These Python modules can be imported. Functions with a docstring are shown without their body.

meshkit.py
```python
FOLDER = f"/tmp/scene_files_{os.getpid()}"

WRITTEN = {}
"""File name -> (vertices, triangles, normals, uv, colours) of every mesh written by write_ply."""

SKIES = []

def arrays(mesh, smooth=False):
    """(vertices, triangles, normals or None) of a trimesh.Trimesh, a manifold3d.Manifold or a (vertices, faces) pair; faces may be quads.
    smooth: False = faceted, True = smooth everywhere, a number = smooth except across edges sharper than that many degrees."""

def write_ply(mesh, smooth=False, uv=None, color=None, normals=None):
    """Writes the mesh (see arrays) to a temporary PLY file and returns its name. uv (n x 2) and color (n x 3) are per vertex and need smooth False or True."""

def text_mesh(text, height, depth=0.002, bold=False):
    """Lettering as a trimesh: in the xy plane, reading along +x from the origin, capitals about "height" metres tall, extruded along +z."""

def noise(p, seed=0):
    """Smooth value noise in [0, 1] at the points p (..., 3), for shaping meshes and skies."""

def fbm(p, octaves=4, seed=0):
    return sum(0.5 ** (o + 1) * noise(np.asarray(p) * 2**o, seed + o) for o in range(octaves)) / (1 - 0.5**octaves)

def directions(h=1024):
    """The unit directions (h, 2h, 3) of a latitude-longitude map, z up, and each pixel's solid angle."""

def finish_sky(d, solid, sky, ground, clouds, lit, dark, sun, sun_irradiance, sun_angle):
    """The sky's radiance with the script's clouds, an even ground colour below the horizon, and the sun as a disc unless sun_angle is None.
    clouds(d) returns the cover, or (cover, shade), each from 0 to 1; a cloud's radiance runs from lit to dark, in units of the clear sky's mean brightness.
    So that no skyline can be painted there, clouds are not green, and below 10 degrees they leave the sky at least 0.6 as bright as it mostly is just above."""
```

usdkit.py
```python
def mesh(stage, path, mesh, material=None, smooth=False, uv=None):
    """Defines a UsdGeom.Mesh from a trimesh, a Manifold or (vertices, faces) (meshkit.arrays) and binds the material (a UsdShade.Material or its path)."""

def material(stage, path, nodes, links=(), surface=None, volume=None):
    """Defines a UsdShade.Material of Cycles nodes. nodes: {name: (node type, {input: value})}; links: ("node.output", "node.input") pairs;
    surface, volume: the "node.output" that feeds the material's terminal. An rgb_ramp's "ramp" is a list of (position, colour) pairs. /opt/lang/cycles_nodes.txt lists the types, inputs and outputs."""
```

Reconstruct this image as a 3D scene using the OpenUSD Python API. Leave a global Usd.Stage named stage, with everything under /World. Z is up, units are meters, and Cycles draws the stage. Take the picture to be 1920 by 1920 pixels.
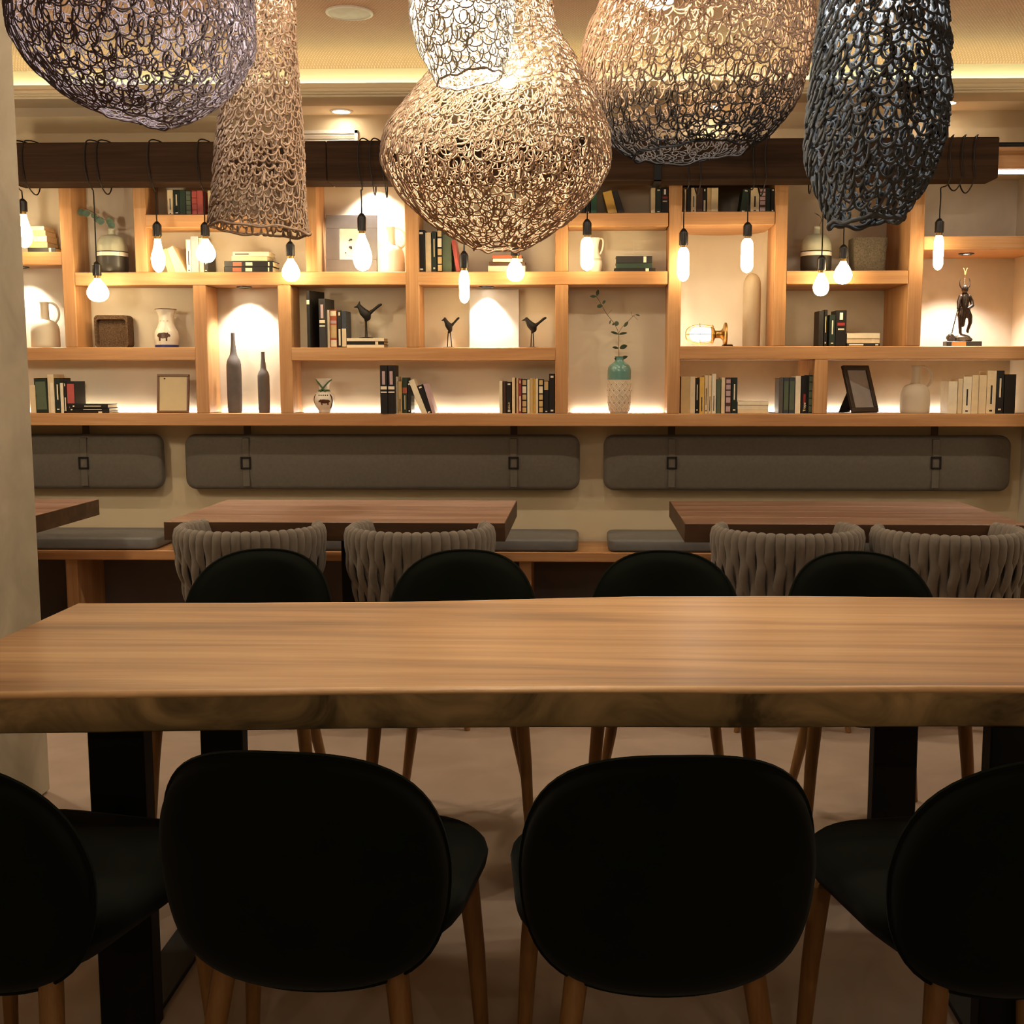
import math, random
import numpy as np, trimesh, manifold3d
from shapely.geometry import Polygon
from pxr import Usd, UsdGeom, UsdLux, UsdShade, Sdf, Gf, Vt
import usdkit, meshkit

random.seed(7)
rng = np.random.default_rng(7)
stage = Usd.Stage.CreateInMemory()
UsdGeom.SetStageUpAxis(stage, 'Z')
UsdGeom.SetStageMetersPerUnit(stage, 1.0)
UsdGeom.Xform.Define(stage, '/World')
UsdGeom.Scope.Define(stage, '/World/Looks')

# ------------------------------------------------------------------ camera
F, CX, CY = 2200.0, 1027.0, 960.0           # focal length and principal point in pixels of the 1920 frame
EYE, PITCH, YAW = 1.34, math.radians(6.69), math.radians(1.71)
_cy, _sy, _cp, _sp = math.cos(YAW), math.sin(YAW), math.cos(PITCH), math.sin(PITCH)
RT = np.array([_cy, _sy, 0]); FW = np.array([-_sy*_cp, _cy*_cp, -_sp]); UP = np.cross(RT, FW)
cam = UsdGeom.Camera.Define(stage, '/World/camera')
AP = 36.0
cam.CreateHorizontalApertureAttr(AP); cam.CreateVerticalApertureAttr(AP)
cam.CreateFocalLengthAttr(AP*F/1920)
cam.CreateHorizontalApertureOffsetAttr(AP*(960-CX)/1920); cam.CreateVerticalApertureOffsetAttr(0.0)
cam.CreateClippingRangeAttr(Gf.Vec2f(0.05, 100))
EXPOSURE = 0.0
cam.CreateExposureAttr(EXPOSURE)
_m = Gf.Matrix4d(1.0)
for _i, _a in enumerate((RT, UP, -FW)):
    _m.SetRow(_i, Gf.Vec4d(*map(float, _a), 0))
_m.SetRow(3, Gf.Vec4d(0, 0, EYE, 1))
cam.AddTransformOp().Set(_m)

def ray(px, py):
    return FW + RT*(px-CX)/F - UP*(py-CY)/F
def atY(px, py, Y):
    """World (X, Z) of a surveyed point of the photograph that lies in the plane Y."""
    d = ray(px, py); t = Y/d[1]
    return float(d[0]*t), float(EYE + d[2]*t)
def atZ(px, py, Z):
    d = ray(px, py); t = (Z-EYE)/d[2]
    return float(d[0]*t), float(d[1]*t)

# ------------------------------------------------------------------ light builders, for seen fittings and for unseen added ones
WARM = (1.0, 0.74, 0.45); NEUTRAL = (1.0, 0.87, 0.70); LIME = (0.93, 1.0, 0.62)
def disk_light(path, pos, radius, intensity, color, cone=None, soft=0.3, aim=(0, 0, -1)):
    l = UsdLux.SphereLight.Define(stage, path) if cone else UsdLux.DiskLight.Define(stage, path)
    l.CreateRadiusAttr(radius); l.CreateIntensityAttr(intensity); l.CreateColorAttr(Gf.Vec3f(*color)); l.CreateNormalizeAttr(True)
    if cone:
        s = UsdLux.ShapingAPI.Apply(l.GetPrim()); s.CreateShapingConeAngleAttr(cone); s.CreateShapingConeSoftnessAttr(soft)
    xf = UsdGeom.Xformable(l); xf.AddTranslateOp().Set(Gf.Vec3d(*map(float, pos)))
    a = np.array(aim, float); a /= np.linalg.norm(a)
    if a[2] > -0.999:
        r = Gf.Rotation(Gf.Vec3d(0, 0, -1), Gf.Vec3d(*map(float, a)))
        xf.AddOrientOp().Set(Gf.Quatf(r.GetQuat()))
    return l
def rect_light(path, pos, w, h, intensity, color, aim=(0, 0, -1)):
    l = UsdLux.RectLight.Define(stage, path)
    l.CreateWidthAttr(w); l.CreateHeightAttr(h); l.CreateIntensityAttr(intensity); l.CreateColorAttr(Gf.Vec3f(*color)); l.CreateNormalizeAttr(True)
    xf = UsdGeom.Xformable(l); xf.AddTranslateOp().Set(Gf.Vec3d(*map(float, pos)))
    a = np.array(aim, float); a /= np.linalg.norm(a)
    if a[2] > 0.999:
        xf.AddRotateXOp().Set(180.0)
    elif a[2] > -0.999:
        r = Gf.Rotation(Gf.Vec3d(0, 0, -1), Gf.Vec3d(*map(float, a)))
        xf.AddOrientOp().Set(Gf.Quatf(r.GetQuat()))
    return l
K_ROOM, K_SOFFIT, K_SPOT, K_COVE, K_LED = 2.8, .25, 2.0, 6.0, 1.5
K_PENDANT, K_BULB = 225.0, 30.0

# ------------------------------------------------------------------ scene tree helpers
taken = set()
def numbered(parent, name):
    p, k = f'{parent}/{name}', 0
    while p in taken:
        k += 1; p = f'{parent}/{name}_{k:03d}'
    taken.add(p)
    return p
def tag(prim, label=None, cat=None, group=None, kind=None):
    for k, v in (('label', label), ('category', cat), ('group', group), ('kind', kind)):
        if v: prim.SetCustomDataByKey(k, v)
    return prim
def thing(name, label, cat, loc=(0, 0, 0), rotz=0.0, group=None):
    x = UsdGeom.Xform.Define(stage, numbered('/World', name))
    x.AddTranslateOp().Set(Gf.Vec3d(*map(float, loc)))
    if rotz: x.AddRotateZOp().Set(float(rotz))
    return tag(x.GetPrim(), label, cat, group)
def part(parent, name, mesh, material, smooth=35, label=None, kind=None):
    base = parent if isinstance(parent, str) else str(parent.GetPath())
    m = usdkit.mesh(stage, numbered(base, name), mesh, material, smooth)
    return tag(m.GetPrim(), label, None, None, kind)
def solo(name, mesh, material, label, cat, group=None, smooth=35, kind=None):
    return tag(part('/World', name, mesh, material, smooth), label, cat, group, kind)
def struct(name, mesh, material, label=None, smooth=False):
    return tag(part('/World', name, mesh, material, smooth), label, None, None, 'structure')

def copy_of(src, label, loc, rotz=0.0, group=None):
    was = src.GetCustomData()
    r = thing(src.GetName(), label, was['category'], loc, rotz, group or was.get('group'))
    r.GetReferences().AddInternalReference(src.GetPath()); r.SetInstanceable(True)
    return r

# ------------------------------------------------------------------ mesh helpers
def cat(*ms):
    v, f, n = [], [], 0
    for m in ms:
        a, b, _ = meshkit.arrays(m)
        v.append(a); f.append(b+n); n += len(a)
    return np.vstack(v), np.vstack(f)
_s = np.array([(x, y, z) for x in (-1, 1) for y in (-1, 1) for z in (-1, 1)], float)
_ch = np.vstack([_s*[1, .9, .9], _s*[.9, 1, .9], _s*[.9, .9, 1]])
_hull = trimesh.convex.convex_hull(_ch, repair=True)
_key = {tuple(np.round(p, 3)): i for i, p in enumerate(_ch)}
_map = np.array([_key[tuple(np.round(p, 3))] for p in _hull.vertices])
_chf = _map[_hull.faces]
_q = np.sign(_ch); _full = np.isclose(np.abs(_ch), 1)
def bx(x0, x1, y0, y1, z0, z1, b=0.002):
    """A box with chamfered edges."""
    c = np.array([(x0+x1)/2, (y0+y1)/2, (z0+z1)/2]); h = np.array([abs(x1-x0), abs(y1-y0), abs(z1-z0)])/2
    bb = np.minimum(b, h*0.45)
    return c + _q*np.where(_full, h, h-bb), _chf.copy()
def loft(rings, cap0=True, cap1=True, closed=True):
    rings = [np.asarray(r, float) for r in rings]
    n, k = len(rings[0]), len(rings)
    v = np.vstack(rings); f = []
    i = np.arange(n if closed else n-1); j = (i+1) % n
    for r in range(k-1):
        a, b = r*n, (r+1)*n
        f.append(np.stack([a+i, a+j, b+j], 1)); f.append(np.stack([a+i, b+j, b+i], 1))
    if closed and cap0:
        v = np.vstack([v, rings[0].mean(0)]); f.append(np.stack([j, i, np.full(n, len(v)-1)], 1))
    if closed and cap1:
        v = np.vstack([v, rings[-1].mean(0)]); o = (k-1)*n; f.append(np.stack([o+i, o+j, np.full(n, len(v)-1)], 1))
    return v, np.vstack(f)
def lathe(profile, n=28, axis=(0, 0), ell=1.0):
    """profile: (radius, z) from bottom to top."""
    t = np.linspace(0, 2*np.pi, n, endpoint=False)
    return loft([np.stack([axis[0]+r*np.cos(t), axis[1]+ell*r*np.sin(t), np.full(n, z)], 1) for r, z in profile])
def smooth_profile(pts, n=28):
    from scipy.interpolate import PchipInterpolator
    p = np.array(pts, float); s = np.r_[0, np.cumsum(np.hypot(*np.diff(p, axis=0).T))]
    u = np.linspace(0, s[-1], n)
    return np.stack([np.maximum(PchipInterpolator(s, p[:, 0])(u), 1e-4), PchipInterpolator(s, p[:, 1])(u)], 1)
def frames(path):
    p = np.asarray(path, float)
    t = np.gradient(p, axis=0); t /= np.maximum(np.linalg.norm(t, axis=1, keepdims=True), 1e-9)
    a = np.array([0, 0, 1.0]) if abs(t[0, 2]) < .9 else np.array([1.0, 0, 0])
    u = np.empty_like(p); x = np.cross(t[0], a); u[0] = x/np.linalg.norm(x)
    for i in range(1, len(p)):
        x = u[i-1]-t[i]*(u[i-1]@t[i]); u[i] = x/max(np.linalg.norm(x), 1e-9)
    return p, t, u, np.cross(t, u)
def tube(path, r, sides=8, cap=True):
    p, t, u, w = frames(path)
    r = np.broadcast_to(np.asarray(r, float), len(p))
    a = np.linspace(0, 2*np.pi, sides, endpoint=False)
    return loft([p[i]+r[i]*(np.cos(a)[:, None]*u[i]+np.sin(a)[:, None]*w[i]) for i in range(len(p))], cap, cap)
def spline(pts, n=40):
    from scipy.interpolate import PchipInterpolator, CubicSpline
    p = np.array(pts, float); s = np.r_[0, np.cumsum(np.sqrt(np.linalg.norm(np.diff(p, axis=0), axis=1)))]
    return CubicSpline(s, p)(np.linspace(0, s[-1], n))
def poly(pts, depth, z=0.0):
    m = trimesh.creation.extrude_polygon(Polygon(pts), depth, engine='earcut')
    m.apply_translation([0, 0, z])
    return m
def upright(m):
    """(x, y, depth) of a flat extrusion to (x, -depth, y): standing, face towards -Y."""
    v, f, _ = meshkit.arrays(m)
    return np.stack([v[:, 0], -v[:, 2], v[:, 1]], 1), f
def move(m, d=(0, 0, 0), rz=0.0, ry=0.0, rx=0.0, s=1.0):
    v, f, _ = meshkit.arrays(m)
    v = v*s
    for ang, (i, j) in ((rx, (1, 2)), (ry, (2, 0)), (rz, (0, 1))):
        if ang:
            c, q = math.cos(math.radians(ang)), math.sin(math.radians(ang))
            a, b = v[:, i].copy(), v[:, j].copy()
            v[:, i], v[:, j] = c*a-q*b, q*a+c*b
    return v+np.asarray(d, float), f
def rrect(hx, hy, r, n=6):
    """Outline of a rounded rectangle, counter-clockwise."""
    out = []
    for cx, cy, a0 in ((hx-r, hy-r, 0), (-hx+r, hy-r, 90), (-hx+r, -hy+r, 180), (hx-r, -hy+r, 270)):
        for k in range(n+1):
            a = math.radians(a0+90*k/n); out.append((cx+r*math.cos(a), cy+r*math.sin(a)))
    return np.array(out)
def pad(hx, hy, thick, corner, edge, puff=0.0, n=6):
    """A cushion lying in xy: rounded outline, rounded edges, z from 0 to thick."""
    rings = []
    prof = [(edge*(1-math.cos(a)), -edge*math.sin(a)) for a in ()]
    for a in np.linspace(-math.pi/2, math.pi/2, 11):
        ins = edge*(1-math.cos(a)); z = thick/2+(thick/2-edge)*np.sign(a)*(abs(a) > 1e-6)+edge*math.sin(a)
        rings.append((ins, z))
    rings.append((edge+0.35*min(hx, hy), thick+puff*.7)); rings.append((0.9*min(hx, hy), thick+puff))
    out = []
    for ins, z in rings:
        o = rrect(hx-ins, hy-ins, max(corner-ins, 0.004), n) if min(hx, hy)-ins > 0.006 else rrect(max(hx-ins, .005), .005, .003, n)
        out.append(np.c_[o, np.full(len(o), z)])
    return loft(out)
def ball(c, r, sub=2):
    m = trimesh.creation.icosphere(sub); r = np.broadcast_to(r, 3)
    return np.array(m.vertices)*r+np.array(c), np.array(m.faces)
def leaf(p, d, w, L, up=(0, 0, 1), curl=.15):
    """A leaf with thickness: from p along d."""
    d = np.array(d, float); d /= np.linalg.norm(d)
    s = np.cross(d, up); s /= max(np.linalg.norm(s), 1e-6); nrm = np.cross(s, d)
    rings = []
    for t in np.linspace(0, 1, 7):
        ww = w*max(math.sin(math.pi*min(t*.96+.02, 1))**.7, .04)/2; c = np.array(p)+d*L*t+nrm*curl*L*math.sin(math.pi*t)*.5
        rings.append([c+s*ww, c+nrm*.0008, c-s*ww, c-nrm*.0008])
    return loft(rings)

# ------------------------------------------------------------------ materials
def lin(c):
    """'#rrggbb' or (r, g, b) in 0..255 to linear."""
    if isinstance(c, str): c = [int(c[i:i+2], 16) for i in (1, 3, 5)]
    c = np.array(c, float)/255
    return tuple(float(x) for x in np.where(c < .04045, c/12.92, ((c+.055)/1.055)**2.4))
_mats = {}
def mat(name, c, rough=.55, spec=.4, var=.08, scale=18.0, bump=0.0, bscale=None, sheen=0.0, metal=0.0, trans=0.0, coat=0.0, stretch=(1, 1, 1), distort=0.0):
    """A plain surface with mottling of its own colour and fine relief."""
    if name in _mats: return _mats[name]
    a = np.array(lin(c)); lo, hi = np.clip(a*(1-var), 0, 1), np.clip(a*(1+var), 0, 1)
    nodes = {'g': ('geometry', {}), 'm': ('mapping', {'scale': stretch}), 'n': ('noise_texture', {'scale': scale, 'detail': 4.0, 'roughness': .55, 'distortion': distort}),
             'r': ('rgb_ramp', {'ramp': [(.3, lo), (.7, hi)]}),
             'p': ('principled_bsdf', {'roughness': rough, 'specular_ior_level': spec, 'sheen_weight': sheen, 'metallic': metal, 'transmission_weight': trans, 'coat_weight': coat})}
    links = [('g.position', 'm.vector'), ('m.vector', 'n.vector'), ('n.fac', 'r.fac'), ('r.color', 'p.base_color')]
    if bump:
        nodes['bn'] = ('noise_texture', {'scale': bscale or scale*4, 'detail': 3.0})
        nodes['b'] = ('bump', {'strength': bump, 'distance': .01})
        links += [('m.vector', 'bn.vector'), ('bn.fac', 'b.height'), ('b.normal', 'p.normal')]
    _mats[name] = usdkit.material(stage, f'/World/Looks/{name}', nodes, links, surface='p.BSDF')
    return _mats[name]
def wood(name, c0, c1, c2, along='x', rough=.5, scale=1.0, spec=.35, band=.5, bump=.06, figure=3.0):
    """Grain streaks along an axis, with broad figure and fine pores."""
    if name in _mats: return _mats[name]
    k = {'x': (.9, 13, 13), 'y': (13, .9, 13), 'z': (13, 13, .9)}[along]
    kf = {'x': (3, 120, 120), 'y': (120, 3, 120), 'z': (120, 120, 3)}[along]
    nodes = {'g': ('geometry', {}), 'm': ('mapping', {'scale': tuple(scale*v for v in k)}), 'mf': ('mapping', {'scale': tuple(scale*v for v in kf)}),
             'n': ('noise_texture', {'scale': 1.0, 'detail': 5.0, 'roughness': .6, 'distortion': figure*.25}), 'nf': ('noise_texture', {'scale': 1.0, 'detail': 3.0, 'roughness': .6}),
             'r': ('rgb_ramp', {'ramp': [(.28, lin(c0)), (.5, lin(c1)), (.72, lin(c2))]}),
             'x': ('mix_color', {'blend_type': 'multiply', 'fac': band}), 'rf': ('rgb_ramp', {'ramp': [(.3, (.72, .66, .6)), (.62, (1, 1, 1))]}),
             'b': ('bump', {'strength': bump, 'distance': .004}), 'p': ('principled_bsdf', {'roughness': rough, 'specular_ior_level': spec})}
    links = [('g.position', 'm.vector'), ('g.position', 'mf.vector'), ('m.vector', 'n.vector'), ('mf.vector', 'nf.vector'), ('n.fac', 'r.fac'), ('nf.fac', 'rf.fac'),
             ('r.color', 'x.a'), ('rf.color', 'x.b'), ('x.result', 'p.base_color'), ('nf.fac', 'b.height'), ('b.normal', 'p.normal')]
    _mats[name] = usdkit.material(stage, f'/World/Looks/{name}', nodes, links, surface='p.BSDF')
    return _mats[name]
def glow(name, c, strength):
    if name in _mats: return _mats[name]
    _mats[name] = usdkit.material(stage, f'/World/Looks/{name}', {'e': ('emission', {'color': c, 'strength': strength})}, [], surface='e.emission')
    return _mats[name]
OAK_X = wood('oak_along', '#a5744a', '#b88858', '#c79b6c', 'x', band=.45)
OAK_Z = wood('oak_upright', '#a5744a', '#b88858', '#c79b6c', 'z', band=.45)
LEG = wood('oak_leg', '#74502a', '#8b6336', '#9a7445', 'z', rough=.45)
BEAM = wood('dark_beam', '#23180f', '#35261a', '#433122', 'x', rough=.85, spec=.08, bump=.3)
BUTCHER = wood('bench_table_wood', '#6e4428', '#8f6142', '#ab7f5c', 'x', rough=.38, scale=1.3, band=.5)
SOFFITPAINT = mat('soffit_paint', '#eee3ca', rough=.8, spec=.2, var=.03, scale=1.5)
PLASTER = mat('plaster', '#c9bda6', rough=.85, spec=.15, var=.07, scale=2.2, bump=.12, bscale=9)
PLASTER_ROUGH = mat('plaster_rough', '#c6baa6', rough=.85, spec=.15, var=.09, scale=3.0, bump=.35, bscale=6, distort=1.5)
WALLPAINT = mat('wall_paint', '#cbba98', rough=.8, spec=.2, var=.04, scale=1.5, bump=.04)
PILLAR_M = mat('pillar_stucco', '#a79c84', rough=.8, spec=.2, var=.16, scale=3.5, bump=.12, bscale=14, distort=1.0)
SHADEPANEL = mat('bench_shade_panel', '#5c4f49', rough=.7, var=.06)
CONCRETE = mat('floor_cement', '#a38e7a', rough=.55, spec=.3, var=.13, scale=2.6, bump=.03, bscale=20, distort=.8)
VELVET = mat('dark_velvet', '#12160f', rough=.95, spec=.05, var=.15, scale=9, sheen=.04)
STEEL = mat('black_steel', '#0b0b0b', rough=.6, spec=.25, var=.05)
IRON = mat('black_iron', '#1c1815', rough=.6, spec=.4, var=.1, metal=.3)
GREYCLOTH = mat('grey_cloth', '#625b50', rough=.92, spec=.12, var=.07, scale=60, bump=.1, bscale=500, sheen=.1)
GREYVINYL = mat('grey_seat_cloth', '#6c6a66', rough=.5, spec=.35, var=.05, scale=25, bump=.03, bscale=300)
ROPE = mat('padded_rope', '#6d6458', rough=.9, spec=.1, var=.06, scale=40, bump=.1, bscale=350, sheen=.15)
CABLE = mat('black_cable', '#15110e', rough=.6, spec=.3)
BAKELITE = mat('black_bakelite', '#1d1a17', rough=.35, spec=.5, var=.03)
LEATHER = mat('brown_leather', '#38281d', rough=.5, spec=.35)
PAPER = mat('paper', '#d8cba8', rough=.85, spec=.1, var=.05, scale=60)
WHITEPAINT = mat('white_paint', '#d8d3c6', rough=.6)

# ------------------------------------------------------------------ the room
CEIL, SOFFIT, YF, YBL, YBR, YLOW = 2.835, 2.62, 5.80, 5.985, 6.25, 6.04     # YF: bookcase face; YBL / YBR: plaster behind its left / right half
XR = 2.23
def Zf(px, py): return atY(px, py, YF)[1]
def Xf(px, py): return atY(px, py, YF)[0]
XM = (Xf(1253, 600)+Xf(1277, 600))/2
struct('floor', bx(-5, 5, -3, 6.6, -.06, 0, 0), CONCRETE, 'pale trowelled cement floor')
ceil_mat = usdkit.material(stage, '/World/Looks/woven_ceiling', {
    'g': ('geometry', {}), 'm1': ('mapping', {'rotation': (0, 0, .5), 'scale': (1, 1, 1)}), 'm2': ('mapping', {'rotation': (0, 0, -.5), 'scale': (1, 1, 1)}),
    'w1': ('wave_texture', {'scale': 26.0, 'distortion': 1.2, 'detail': 2.0, 'detail_scale': 4.0}), 'w2': ('wave_texture', {'scale': 26.0, 'distortion': 1.2, 'detail': 2.0, 'detail_scale': 4.0}),
    'x': ('math', {'math_type': 'multiply'}), 'r': ('rgb_ramp', {'ramp': [(.0, lin('#a5816a')), (.8, lin('#c29c80'))]}), 'b': ('bump', {'strength': .35, 'distance': .004}),
    'p': ('principled_bsdf', {'roughness': .75, 'specular_ior_level': .2})},
    [('g.position', 'm1.vector'), ('g.position', 'm2.vector'), ('m1.vector', 'w1.vector'), ('m2.vector', 'w2.vector'), ('w1.fac', 'x.value1'), ('w2.fac', 'x.value2'),
     ('x.value', 'r.fac'), ('r.color', 'p.base_color'), ('x.value', 'b.height'), ('b.normal', 'p.normal')], surface='p.BSDF')
# ceiling with a quarter-round bend down into the lit cove
prof = [(-3.0, CEIL), (5.53, CEIL)]+[(5.53+.22*math.sin(a), CEIL-.22*.35*(1-math.cos(a))) for a in np.linspace(.15, math.pi/2, 8)]
ring = prof+[(y, CEIL+.25) for y, z in reversed(prof)]
struct('ceiling', loft([[(x, y, z) for y, z in ring] for x in (-5, 5)]), ceil_mat, 'brown woven-texture ceiling with a lit cove', smooth=40)
t = UsdGeom.Xform.Define(stage, numbered('/World', 'wall_back')).GetPrim(); tag(t, 'cream plaster back wall behind the bookcase and bench', None, None, 'structure')
part(t, 'lower_wall', bx(-5, XR+.1, YLOW, 6.5, 0, 1.12, 0), WALLPAINT, False)
part(t, 'niche_plaster', bx(-5, XM, YBL, 6.5, 1.12, SOFFIT+.2, 0), PLASTER, False)
part(t, 'niche_plaster', bx(XM, XR+.1, YBR, 6.5, 1.12, SOFFIT+.2, 0), PLASTER_ROUGH, False)
part(t, 'upper_wall', cat(bx(-5, XR+.1, YBL-.002, YBL, 2.44, SOFFIT+.01, 0), bx(XM, XR+.1, YBL, YBR+.01, 2.33, SOFFIT+.01, 0)), WALLPAINT, False)
struct('wall_left', bx(-5.2, -5, -3, 6.6, 0, 3, 0), WALLPAINT)
struct('wall_front', bx(-5, 5, -3.2, -3, 0, 3, 0), WALLPAINT)
struct('wall_right', cat(bx(5, 5.2, -3, 5.2, 0, 3, 0), bx(XR, 5.2, 5.2, 6.5, 0, 3, 0)), PLASTER, 'plaster return wall at the bookcase end')
struct('trim_1', bx(-5, XR, 5.74, 6.5, SOFFIT, CEIL+.2, 0), SOFFITPAINT, 'lowered cream soffit above the bookcase')
struct('trim_2', cat(bx(-5, XR, 5.565, 5.75, 2.611, 2.631, .004), bx(-5, XR, 5.550, 5.588, 2.620, 2.670, .004), bx(-5, XR, 5.540, 5.566, 2.629, 2.647, .004)),
       WALLPAINT, 'stepped cove ledge hiding the strip light', smooth=30)
struct('bench_shade_strip', bx(-5, XR, YLOW-.012, YLOW, 0, .40, .002), SHADEPANEL, 'wall strip under the bench, darkened for the shade there')  # added strip, the shade under the bench put into its colour
led = solo('cove_strip_light', bx(-4.5, XR-.05, 5.705, 5.738, 2.633, 2.698, .002), glow('cove_led', (.88, 1.0, .58), 8.5), 'continuous lime-white strip light lying in the ceiling cove', 'strip light')
# plastered column beside the table's end
xe, _ = atY(80, 1160, 3.62)
struct('wall_pillar', bx(xe-.75, xe, 3.10, 3.62, 0, CEIL+.02, .012), PILLAR_M, 'grey-beige stucco pillar at the end of the long table', smooth=30)
def ceiling_fitting(px, py, z, r, label, kind):
    x, y = atZ(px, py, z)
    return x, y
x, y = atZ(655, 23, CEIL)
sp = thing('ceiling_speaker', 'round white speaker grille flush in the woven ceiling', 'speaker', (x, y, CEIL))
part(sp, 'rim', lathe([(.098, 0), (.098, -.006), (.088, -.009), (.086, -.004)], 40), WHITEPAINT)
part(sp, 'grille', lathe([(.087, -.001), (.087, -.005), (.05, -.0075), (.001, -.008)], 40), mat('grille_white', '#c9c4b8', rough=.7, bump=.4, bscale=900))
x0, z1 = atY(558, 245, YBL); x1, _ = atY(672, 245, YBL)
vent = thing('air_vent', 'white rectangular air vent on the wall just above the beam', 'vent', ((x0+x1)/2, YBL-.003, z1-.16))
w, h = (x1-x0)/2, .16
part(vent, 'frame', cat(bx(-w, w, -.012, 0, 0, .018), bx(-w, w, -.012, 0, h-.018, h), bx(-w, -w+.018, -.012, 0, 0, h), bx(w-.018, w, -.012, 0, 0, h)), WHITEPAINT)
for k in range(5):
    zq = .028+.025*k
    part(vent, 'slat', move(bx(-w+.018, w-.018, -.004, .004, -.010, .010, .001), (0, -.006, zq), rx=25), WHITEPAINT)
DOWN = glow('downlight_glass', (1, .86, .66), 10.0)
def downlight(x, y, z, label, k, r=.042, group=None, cone=None):
    o = thing('ceiling_downlight', label, 'downlight', (x, y, z), 0, group)
    part(o, 'trim_ring', lathe([(r+.014, 0), (r+.014, -.004), (r+.002, -.006), (r, -.001)], 28), WHITEPAINT)
    part(o, 'lens', lathe([(r, -.0005), (r, -.002), (.001, -.003)], 28), DOWN)
    disk_light(str(o.GetPath())+'/lamp', (0, 0, -.012), r*.9, k, NEUTRAL, cone=cone)
    return o
for px, py, lab in ((640, 208, 'small round downlight in the soffit left of the tan teardrop lamp'), (1335, 200, 'small round downlight in the soffit seen through the two-tone net lamp'), (1775, 192, 'small round downlight in the soffit beside the slate net lamp')):
    x, y = atZ(px, py, SOFFIT)
    downlight(x, y, SOFFIT, lab, K_SOFFIT)
# ceiling downlights added out of view to brighten the cushions and floor
for x, w in ((-2.6, 'the pillar side table'), (-1.3, 'the left part of the middle table'), (0.0, 'the gap between the bench tables'), (1.3, 'the table nearer the bookcase end'), (2.4, 'the return wall')):
    downlight(x, 4.35, CEIL, 'added unseen ceiling downlight before '+w, K_ROOM, group='added aisle downlights')

for x, w in ((-1.6, 'pillar side'), (.3, 'middle'), (2.0, 'far side')):  # unseen downlights added behind the camera to brighten the slab's near edge
    downlight(x, -2.55, CEIL, 'added unseen fill downlight by the rear wall, '+w, 4.5, group='added rear fill downlights')

# two unseen globe lamps added for fill: one behind the pillar, one beyond the right edge of the frame
for x, y, z, k, w in ((-2.55, 4.25, 1.78, 110.0, 'behind the pillar'), (2.55, 4.1, 1.85, 70.0, 'beyond the last bench table')):
    o = thing('added_globe_lamp', 'added unseen globe lamp on a black cord '+w, 'lamp', (x, y, CEIL), 0, 'added globe lamps beside the bench tables')
    part(o, 'globe', move(lathe(smooth_profile([(.001, -.09), (.063, -.063), (.09, 0), (.063, .063), (.001, .09)], 20), 28), (0, 0, z-CEIL)), glow('added_globe_glow_%d' % k, (1, .84, .62), k), 60)
    part(o, 'socket', lathe([(.02, z-CEIL+.085), (.024, z-CEIL+.09), (.024, z-CEIL+.14), (.004, z-CEIL+.16)], 20), BAKELITE)
    part(o, 'cord', tube([(0, 0, z-CEIL+.15), (0, 0, -.2), (0, 0, -.001)], .003, 8), CABLE)
    part(o, 'ceiling_rose', lathe([(.05, 0), (.05, -.012), (.03, -.022), (.001, -.023)], 28), BAKELITE)

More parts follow.
